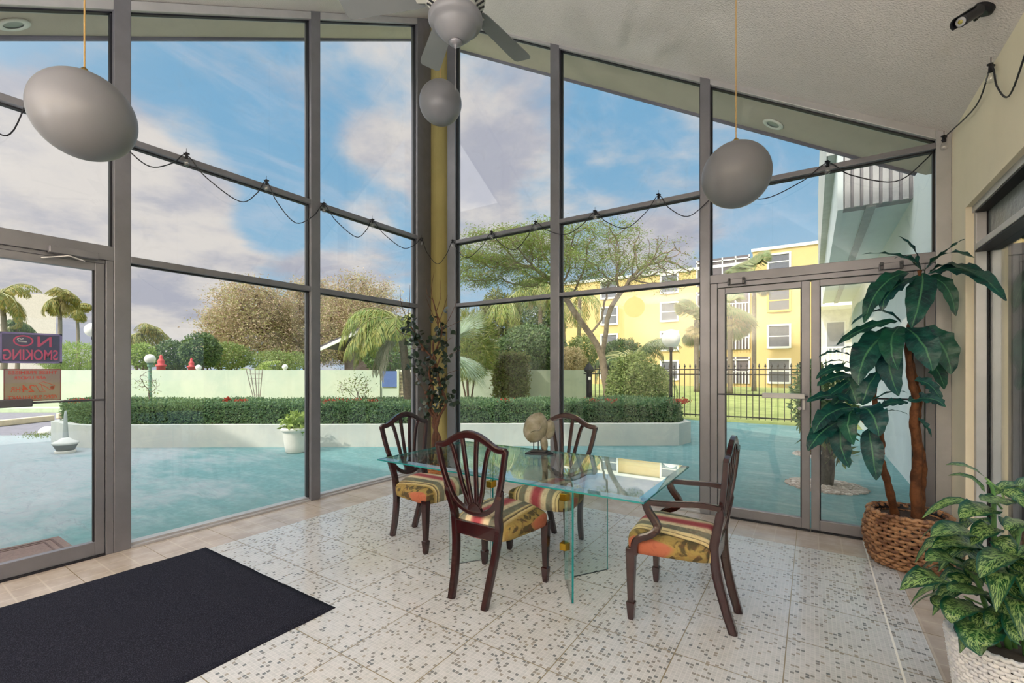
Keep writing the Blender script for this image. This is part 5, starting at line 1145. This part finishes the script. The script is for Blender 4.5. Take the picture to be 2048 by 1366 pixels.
q = W(508, 735, 18.4); palm('young_palm', 'small young palm just behind the fan trellis', (q.x, q.y, -.06), (q.x, q.y, 1.2), (0, 0, 0), .05, 9, 1.3, 'lime', (.1, 1.2), 1.3, 18, .3, .04, .5)
# ================================================================== plants indoors
m_, t, out = newmat('dracaena_leaf'); lf = t.sep(t.node('ShaderNodeAttribute', attribute_name='leaf').outputs['Vector']); pos = t.node('ShaderNodeTexCoord').outputs['Object']
ab = t.m('ABSOLUTE', lf[0])
vein = t.ramp(ab, .03, .10, 1, 0)
rib = t.ramp(t.m('ABSOLUTE', t.m('SUBTRACT', t.m('FRACT', t.m('SUBTRACT', t.m('MULTIPLY', lf[1], 13.), t.m('MULTIPLY', ab, 1.6))), .5)), .0, .16, .45, 0)
hue = t.node('ShaderNodeTexWhiteNoise', {'W': lf[2]}, noise_dimensions='1D').outputs[0]
b_ = t.mix(hue, lin((16, 76, 78)), lin((24, 86, 58)))
b_ = t.mix(t.ramp(t.noise(pos, 9, 5, .65), .38, .68), b_, lin((10, 44, 50)))
b_ = t.mix(rib, b_, lin((36, 96, 84))); b_ = t.mix(vein, b_, lin((74, 128, 90)))
pbr(t, out, b_, .38, 0, (t.noise(pos, 30, 4), .5, .01), .45, 0, .12); M['drac'] = m_
m_, t, out = newmat('dieffenbachia_leaf'); lf = t.sep(t.node('ShaderNodeAttribute', attribute_name='leaf').outputs['Vector']); pos = t.node('ShaderNodeTexCoord').outputs['Object']
ab = t.m('ABSOLUTE', lf[0]); hue = t.node('ShaderNodeTexWhiteNoise', {'W': lf[2]}, noise_dimensions='1D').outputs[0]
vc = t.comb(t.m('MULTIPLY', lf[0], 2.0), t.m('SUBTRACT', t.m('MULTIPLY', lf[1], 9.), t.m('MULTIPLY', ab, 2.6)), t.m('MULTIPLY', lf[2], 3.1))
nn_ = t.noise(vc, 2.6, 5, .7, .4)
var = t.m('MULTIPLY', t.ramp(nn_, .48, .54), t.ramp(ab, .55, .92, 1, 0))
b_ = t.mix(hue, lin((12, 56, 32)), lin((20, 76, 34)))
b_ = t.mix(t.ramp(ab, .75, 1.), b_, lin((16, 74, 60)))
b_ = t.mix(var, b_, lin((140, 166, 100))); b_ = t.mix(t.ramp(ab, .02, .06, 1, 0), b_, lin((120, 158, 92)))
pbr(t, out, b_, .34, 0, (t.noise(pos, 40, 3), .3, .01), .45, 0, .15); M['dief'] = m_
M['fakewood'] = simple('plant_trunk', (108, 66, 38), .7, 0, .35, 14, .5, 40, .2, 0, (72, 42, 24))
M['stemgreen'] = simple('green_stem', (86, 130, 70), .5, 0, .15, 10)
def woven_pot(prof, nu, nv, amp, mat, name, parent, rs=None, twist=False):
    """coiled basket: every row a strand passing in front of and behind the uprights"""
    P = spline([(r, 0, z) for r, z in prof], 10); cum = [0]
    for i in range(1, len(P)): cum.append(cum[-1]+(P[i]-P[i-1]).length)
    def at(s):
        i = max(k for k in range(len(cum)) if cum[k] <= s+1e-9); i = min(i, len(P)-2); f = (s-cum[i])/(cum[i+1]-cum[i]); return P[i].lerp(P[i+1], f)
    m = MB(); hr = cum[-1]/nv; rs = rs or hr*.56; n_ = nu*5
    for j in range(nv):
        p = at(hr*(j+.5)); top = j == nv-1; pts = []
        for k in range(n_):
            a = 2*math.pi*k/n_; w_ = 0 if top else amp*math.sin(nu*a*.5*2+math.pi*(j % 2))
            dz = 0 if top else hr*.16*math.cos(nu*a*1.0+math.pi*(j % 2)+1.)+hr*.12*noise.noise(Vector((math.cos(a)*4, math.sin(a)*4, j)))
            pts.append(((p.x+w_)*math.cos(a), (p.x+w_)*math.sin(a), p.z+dz))
        b = len(m.v); m.tube(pts, [rs*(1.15 if top else 1)*(.9+.25*noise.noise(Vector((k*.9, j*3.3, 2)))) for k in range(n_)], 7, closed=True)
        for q in range(len(m.v)-b): m.a[b+q] = ((q//7)/n_, (j+.5)/nv, j)
    for k in range(nu):
        a = 2*math.pi*(k+.5)/nu; st = [at(cum[-1]*t_/8) for t_ in range(9)]; b = len(m.v)
        m.tube([(p.x*math.cos(a), p.x*math.sin(a), p.z) for p in st], rs*.8, 5)
        for q in range(len(m.v)-b): m.a[b+q] = (k/nu, .5, 99)
    o = m.build(name, mat, parent, smooth=True)
    li = MB(); li.lathe([(max(.001, p.x-rs*.9), p.z) for p in P[::4]], (0, 0, 0), 40, cap=False); li.build('liner', M['black'], parent, smooth=True)
    return o
def strandmat(name, cols, sc):
    m_, t, out = newmat(name); lf = t.sep(t.node('ShaderNodeAttribute', attribute_name='leaf').outputs['Vector']); pos = t.node('ShaderNodeTexCoord').outputs['Object']
    n1 = t.noise(t.comb(t.m('MULTIPLY', lf[0], sc), t.m('MULTIPLY', lf[2], 7.3), 0.), 3., 4, .6); n2 = t.noise(pos, 60, 4, .6)
    c = t.mix(t.ramp(n1, .36, .62), lin(cols[0]), lin(cols[1])); c = t.mix(t.ramp(n2, .5, .8, 0, .6), c, lin(cols[2]))
    pbr(t, out, c, .42, 0, (n2, .4, .004), .4); return m_

# tall potted plant by the double doors
pc = Vector((.575, 4.27, 0)); DP = pc.x*fwx+pc.y*fwy
dr = thing('tall_potted_plant', 'tall tropical plant with big drooping blue-green leaves in a brown wicker basket', 'potted plant', tuple(pc))
bk_ = woven_pot([(.17, 0), (.205, .02), (.235, .10), (.25, .19), (.245, .27), (.225, .345), (.232, .36), (.222, .372), (.21, .36), (.205, .32)], 24, 18, .008, strandmat('brown_wicker', [(98, 60, 38), (166, 122, 84), (48, 26, 16)], 9.), 'basket', dr)
m = MB(); m.lathe([(.19, .31), (.21, .325), (.15, .335), (.0005, .34)][::1], (0, 0, 0), 28); m.lathe([(.17, .002), (.17, .31)], (0, 0, 0), 20); m.build('soil', simple('bark_mulch', (70, 52, 40), .95, 0, .4, 40, 1., 60), dr)
def Q(cx, cy, dd=0): return Vector(W(1580+.3367*cx, 440+.3367*cy, DP+dd))-pc
def trunk(pts, rad, mt='fakewood', name='trunk'):
    P = spline(pts, 6); n = len(P); R = [rad[0]+(rad[1]-rad[0])*i/(n-1)+.003*math.sin(i*1.9) for i in range(n)]
    MB().tube(P, R, 12).build(name, M[mt], dr, smooth=True)
b1 = Vector((.045, -.02, .32)); b2 = Vector((-.07, .01, .32))
trunk([b1, Q(745, 1560), Q(760, 1400), Q(735, 1200), Q(745, 1060), Q(715, 930), Q(700, 700), Q(720, 600), Q(760, 420), Q(770, 300)], (.034, .011))
trunk([b1+Vector((.02, .03, 0)), Q(780, 1600, .03), Q(790, 1450, .05), Q(755, 1250, .06), Q(765, 1080, .06), Q(745, 960, .05), Q(715, 820, .03)], (.026, .015))
trunk([b2, Q(580, 1560), Q(540, 1420), Q(545, 1320), Q(520, 1180), Q(500, 1020), Q(520, 900)], (.026, .012))
trunk([Q(575, 1520), Q(500, 1440), Q(445, 1370), Q(438, 1310)], (.020, .006)); trunk([Q(545, 1330), Q(490, 1230), Q(430, 1190), Q(400, 1110)], (.014, .007))
LV = [ # base, middle, tip (zoom-crop coordinates), width, depth of middle and tip
 ((760, 260), (725, 160), (640, 95), 30, .0, -.02), ((750, 255), (600, 205), (425, 205), 42, -.05, -.1), ((700, 310), (540, 400), (440, 610), 110, -.05, -.08), ((740, 340), (600, 420), (545, 540), 84, -.08, -.1),
 ((790, 315), (775, 450), (722, 640), 140, -.10, -.13), ((820, 335), (930, 400), (985, 570), 80, -.06, -.08), ((800, 300), (930, 200), (1095, 225), 54, -.15, -.42), ((810, 290), (940, 175), (1038, 112), 28, -.1, -.25),
 ((820, 320), (1050, 300), (1285, 480), 92, -.36, -.90), ((830, 320), (960, 265), (1180, 370), 50, -.2, -.65), ((780, 300), (700, 220), (620, 230), 40, .1, .14),
 ((660, 610), (520, 540), (362, 625), 44, -.04, -.08), ((640, 600), (450, 640), (275, 745), 66, -.05, -.1), ((640, 650), (470, 770), (405, 975), 165, -.08, -.12), ((650, 630), (600, 740), (640, 890), 120, -.16, -.2),
 ((690, 640), (790, 740), (845, 895), 150, -.14, -.18), ((770, 660), (900, 740), (955, 915), 150, -.05, -.08), ((610, 700), (590, 860), (645, 1045), 130, -.06, -.08), ((720, 780), (850, 860), (915, 1005), 100, .02, .02),
 ((560, 745), (430, 745), (310, 765), 44, .03, .05), ((740, 955), (830, 980), (895, 1070), 74, -.02, -.04), ((700, 1075), (830, 1060), (925, 1110), 78, -.05, -.08), ((700, 1080), (610, 1085), (530, 1112), 62, -.04, -.06),
 ((700, 1030), (600, 1020), (470, 1085), 20, -.03, -.06), ((700, 1155), (620, 1132), (545, 1142), 16, -.04, -.06), ((750, 1180), (800, 1215), (838, 1290), 44, -.04, -.06),
 ((380, 815), (270, 785), (170, 815), 44, .02, .02), ((370, 855), (270, 836), (188, 865), 26, .0, .0), ((375, 900), (260, 880), (155, 945), 64, -.02, -.04), ((375, 920), (260, 935), (162, 985), 70, -.04, -.06),
 ((350, 955), (290, 1000), (178, 1075), 62, -.02, -.04), ((400, 1095), (365, 1000), (345, 915), 84, .03, .05), ((430, 1100), (465, 990), (525, 900), 96, -.03, -.02), ((385, 1095), (250, 1040), (98, 1082), 74, -.04, -.07),
 ((375, 1115), (235, 1150), (140, 1265), 112, -.08, -.12), ((300, 1195), (190, 1260), (108, 1370), 112, -.1, -.14), ((390, 1110), (345, 1200), (377, 1335), 104, -.12, -.15), ((425, 1110), (490, 1160), (528, 1285), 150, -.14, -.18),
 ((320, 1180), (300, 1320), (352, 1470), 112, -.04, -.06), ((465, 1240), (490, 1380), (512, 1545), 112, -.06, -.08), ((510, 845), (545, 880), (548, 955), 60, -.02, -.03), ((360, 1000), (270, 1090), (200, 1150), 60, .04, .05), ((450, 700), (540, 820), (500, 1000), 70, .08, .1), ((330, 1130), (250, 1220), (215, 1330), 90, .03, .03)]
heads = {}
for i, (a, b, c, wd, d1_, d2_) in enumerate(LV):
    A_, B_, C_ = Q(*a), Q(*b, d1_), Q(*c, d2_); k = 12; pts = []
    for j in range(k+1):
        s = j/k; ctrl = B_*2-(A_+C_)*.5; pts.append(A_*(1-s)**2+ctrl*2*s*(1-s)+C_*s*s+Vector((noise.noise(Vector((i, j*.5, 0))), noise.noise(Vector((i, j*.5, 5))), 0))*.006)
    W_ = wd*.3367/FOC*DP*.96; wid = [W_*(.10+.9*math.sin(min(1, max(0, (j/k)**.85*.97+.03))*math.pi)**.75) if 0 < j < k else W_*.06 for j in range(k+1)]
    view = (Vector((0, 0, H))-(pc+B_)).normalized(); tdir = (C_-A_).normalized()
    nr = view*.9+Vector((0, 0, .75)); 
    if wd < 60: nr = view*.25+Vector((0, 0, 1))
    h = 0 if i < 11 else 1 if i < 26 else 2
    heads.setdefault(h, MB()).ribbon(pts, wid, nr, cup=.16 if wd > 60 else .3, across=6, wave=.17, seed=i+1)
for h in heads: heads[h].build('foliage', M['drac'], dr, smooth=True)

# variegated plant in the pale woven planter
pc2 = Vector((.655, 2.60, 0)); D2 = pc2.x*fwx+pc2.y*fwy
df = thing('variegated_plant', 'bushy green plant with cream-flecked leaves in a whitish woven planter, lower right corner', 'potted plant', tuple(pc2))
woven_pot([(.135, 0), (.145, .01), (.165, .16), (.178, .27), (.183, .30), (.175, .305), (.165, .29)], 36, 20, .004, strandmat('white_weave', [(206, 206, 210), (222, 220, 218), (150, 148, 154)], 9.), 'planter', df)
m = MB(); m.lathe([(.165, .26), (.10, .275), (.0005, .28)], (0, 0, 0), 24); m.lathe([(.13, .002), (.155, .26)], (0, 0, 0), 16); m.build('soil', M['soil'], df)
def Q2(cx, cy, dd=0): return Vector(W(1840+.341*cx, 900+.341*cy, D2+dd))-pc2
for a in ([(0, 0, .27), Q2(450, 800), Q2(435, 500), Q2(430, 250), Q2(395, 190)], [(.02, .02, .27), Q2(520, 850), Q2(560, 600), Q2(600, 420)], [(-.03, 0, .27), Q2(380, 900), Q2(330, 760), Q2(270, 700)], [(.04, -.03, .27), Q2(600, 900, -.05), Q2(660, 700, -.08), Q2(700, 520, -.08)]):
    P = spline(a, 5); MB().tube(P, [.011-.006*i/len(P) for i in range(len(P))], 8).build('stem', M['stemgreen'], df, smooth=True)
LV2 = [((385, 165), (270, 95), (150, 88), 36, -.02, -.03), ((380, 245), (290, 160), (165, 150), 34, 0, 0), ((420, 275), (530, 200), (625, 250), 46, .03, .03), ((535, 290), (430, 300), (355, 295), 92, -.06, -.09), ((300, 320), (170, 305), (10, 402), 46, .0, -.03),
 ((440, 350), (330, 350), (230, 400), 110, -.05, -.06), ((480, 250), (570, 270), (620, 345), 72, -.03, -.04), ((330, 500), (190, 470), (62, 510), 104, -.03, -.06), ((410, 640), (250, 540), (68, 575), 112, -.02, -.05), ((310, 730), (160, 640), (32, 650), 118, -.06, -.1),
 ((560, 610), (440, 640), (350, 750), 104, -.13, -.17), ((175, 800), (60, 745), (-118, 822), 118, -.1, -.14), ((385, 830), (260, 820), (160, 820), 94, -.13, -.17), ((350, 920), (220, 930), (185, 1015), 112, -.14, -.17), ((425, 1020), (335, 1080), (365, 1205), 150, -.17, -.20),
 ((610, 560), (575, 640), (612, 730), 96, -.08, -.1), ((610, 900), (570, 1040), (592, 1150), 96, -.16, -.18), ((530, 700), (440, 740), (400, 800), 92, -.08, -.1), ((520, 920), (430, 970), (400, 1045), 60, -.1, -.12), ((140, 860), (95, 890), (125, 935), 44, -.1, -.11),
 ((640, 430), (560, 430), (500, 470), 80, -.08, -.1), ((460, 460), (380, 470), (300, 560), 90, -.02, -.03), ((430, 520), (500, 560), (560, 660), 90, -.04, -.05), ((300, 760), (210, 780), (190, 880), 80, 0, 0), ((500, 640), (600, 640), (700, 720), 100, -.1, -.12),
 ((450, 780), (540, 800), (640, 900), 110, -.1, -.13), ((640, 700), (700, 800), (690, 950), 110, -.12, -.14), ((420, 860), (480, 900), (520, 1000), 90, -.08, -.1), ((700, 500), (800, 520), (880, 620), 110, -.05, -.06), ((620, 300), (720, 320), (800, 420), 100, .0, .0), ((560, 240), (660, 180), (760, 220), 60, .05, .05),
 ((280, 420), (240, 480), (250, 560), 70, .05, .05), ((350, 650), (330, 720), (370, 800), 90, .02, .02), ((560, 760), (500, 850), (480, 940), 90, -.05, -.06), ((260, 860), (300, 960), (290, 1000), 70, .02, .02)]
m = MB()
for i, (a, b, c, wd, d1_, d2_) in enumerate(LV2):
    A_, B_, C_ = Q2(*a), Q2(*b, d1_), Q2(*c, d2_); k = 10; pts = []
    for j in range(k+1): s = j/k; ctrl = B_*2-(A_+C_)*.5; pts.append(A_*(1-s)**2+ctrl*2*s*(1-s)+C_*s*s)
    W_ = wd*.341/FOC*D2*1.3; wid = [W_*(.04+.96*math.sin(min(1, (j/k)**.72)*math.pi)**.8) if 0 < j < k else W_*.03 for j in range(k+1)]
    view = (Vector((0, 0, H))-(pc2+B_)).normalized(); nr = view*.8+Vector((0, 0, .9))
    m.ribbon(pts, wid, nr, cup=.22, across=6, wave=.06, seed=i+1)
    if i % 2 == 0: m.tube([A_, A_.lerp(Vector((0, 0, A_.z-.08)), .6)], .004, 5)
for i in range(46):      # inner and far-side leaves
    a = i*2.4; z = .36+.40*rng.random(); r = .05+.08*rng.random(); A_ = Vector((.03*math.cos(a), .03*math.sin(a), z)); h_ = Vector((math.cos(a), math.sin(a), 0)); ln_ = .12+.08*rng.random()
    pts = [A_+h_*(r+ln_*s)+Vector((0, 0, .06*math.sin(s*2.6)-.10*s*s)) for s in np.linspace(0, 1, 9)]
    e_ = pts[-1]+pc2
    if e_.x > .84: continue
    m.ribbon(pts, [.085*(.04+.96*math.sin(min(1, (j/8)**.72)*math.pi)**.8) if 0 < j < 8 else .003 for j in range(9)], (h_*.3+Vector((0, 0, 1))), cup=.2, across=4, wave=.05, seed=i+60)
m.build('foliage', M['dief'], df, smooth=True)

# twisted-branch arrangement in the glazed corner
pc3 = DL(5.55, LX(872, 5.55)); D3 = 5.55
ar = thing('branch_arrangement', 'dark twisted-branch arrangement with glossy leaves in a lattice basket before the corner column', 'dried arrangement', tuple(pc3))
def Q3(px, py, dd=0): return Vector(W(px, py, D3+dd))-pc3
m_w = strandmat('lattice', [(150, 92, 48), (176, 116, 64), (60, 32, 18)], 9.)
woven_pot([(.09, 0), (.10, .01), (.12, .12), (.13, .24), (.137, .25), (.128, .255)], 22, 12, .004, m_w, 'basket', ar)
m = MB(); m.lathe([(.12, .22), (.0005, .24)], (0, 0, 0), 16); m.lathe([(.085, .002), (.11, .22)], (0, 0, 0), 12); m.build('soil', M['soil'], ar)
tw = simple('dark_vine_wood', (92, 52, 28), .6, 0, .4, 30, .5, 60); 
for a in ([(0, 0, .2), Q3(866, 880), Q3(876, 840), Q3(862, 815), Q3(866, 780), Q3(858, 740), Q3(872, 700), Q3(884, 660), Q3(872, 625)], [(.02, .02, .2), Q3(880, 880), Q3(866, 845), Q3(886, 800), Q3(876, 760), Q3(866, 720), Q3(846, 695), Q3(832, 672), Q3(815, 640)],
          [(-.02, .01, .2), Q3(870, 860), Q3(880, 830), Q3(892, 805), Q3(880, 770), Q3(872, 730), Q3(866, 690), Q3(876, 650), Q3(866, 600)], [(.01, -.02, .2), Q3(872, 850), Q3(858, 820), Q3(855, 790), Q3(868, 750), Q3(880, 715)]):
    P = spline(a, 5); MB().tube(P, [.022-.015*i/len(P) for i in range(len(P))], 8).build('branch', tw, ar, smooth=True)
m = MB(); r_ = random.Random(3)
for (sx_, sy_, ex, ey) in ((815, 640, 800, 580), (815, 640, 820, 570), (832, 672, 790, 650), (866, 600, 852, 560), (872, 625, 880, 560), (884, 660, 925, 640), (884, 660, 915, 600), (880, 715, 920, 700), (880, 770, 918, 740), (858, 740, 828, 715), (855, 790, 828, 745), (866, 780, 838, 800), (872, 700, 905, 675), (866, 600, 868, 545), (876, 650, 895, 590), (846, 695, 815, 700), (876, 650, 850, 590)):
    mx, my = (sx_+ex)/2+r_.uniform(-8, 8), (sy_+ey)/2+r_.uniform(-8, 8); dd = r_.uniform(-.15, .12); P = spline([Q3(sx_, sy_), Q3(mx, my, dd*.5), Q3(ex, ey, dd)], 5); m.tube(P, [.0045-.003*i/len(P) for i in range(len(P))], 5)
m.build('twigs', tw, ar)
gl = simple('dark_glossy_leaf', (34, 52, 36), .35, 0, .3, 20)
m = MB()
cl_ = [(822, 648, 9), (815, 660, 8), (833, 670, 16), (826, 682, 9), (845, 693, 10), (828, 715, 6), (822, 728, 5), (842, 742, 8), (848, 762, 8), (885, 622, 3), (866, 636, 3), (880, 660, 14), (888, 678, 9), (862, 680, 5), (884, 700, 9), (893, 715, 6), (866, 722, 8), (905, 700, 3), (868, 745, 18), (878, 740, 12), (862, 760, 8), (890, 760, 12), (886, 775, 8), (900, 786, 5), (858, 785, 6), (902, 806, 8), (868, 800, 10), (872, 815, 8), (848, 812, 7), (850, 830, 6), (874, 790, 9), (845, 725, 6), (906, 665, 2), (820, 640, 6)]
cen, = [np.array([tuple(Q3(px+r_.gauss(0, 5), py+r_.gauss(0, 5), r_.uniform(-.09, .09))) for px, py, n_ in cl_ for _ in range(int(n_*1.5))])]
n = len(cen); m.leaves(cen, rnd_unit(n)+np.array([0, 0, -.3]), rnd_unit(n)+np.array([0, -.8, .3]), .055+.03*rng.random(n), .05, True); m.build('leaves', gl, ar)
m = MB(); n = 90; m.leaves(np.array((0, 0, .27))+rng.normal(size=(n, 3))*np.array([.09, .09, .02]), rnd_unit(n)+np.array([0, 0, .6]), rnd_unit(n), .07, .03); m.build('ground_leaves', gl, ar)
for px, py, r__ in ((852, 786, .022), (846, 699, .026), (866, 735, .02)): m = MB(); m.lathe([(max(.0005, r__*math.sin(a)*(1+.12*math.sin(a*9))), -r__*math.cos(a)) for a in np.linspace(0, math.pi, 14)], tuple(Q3(px, py, -.06)), 14); m.build('seed_pod', tw, ar, smooth=True)
m = MB(); m.lathe([(.0005, -.022), (.016, -.016), (.022, 0), (.016, .016), (.006, .03), (.0005, .038)], tuple(Q3(875, 787, -.10)), 18); m.build('crystal_drop', M['bulb'], ar, smooth=True); MB().tube([Q3(875, 780, -.10), Q3(875, 740, -.05)], .001, 4).build('thread', M['alu'], ar)
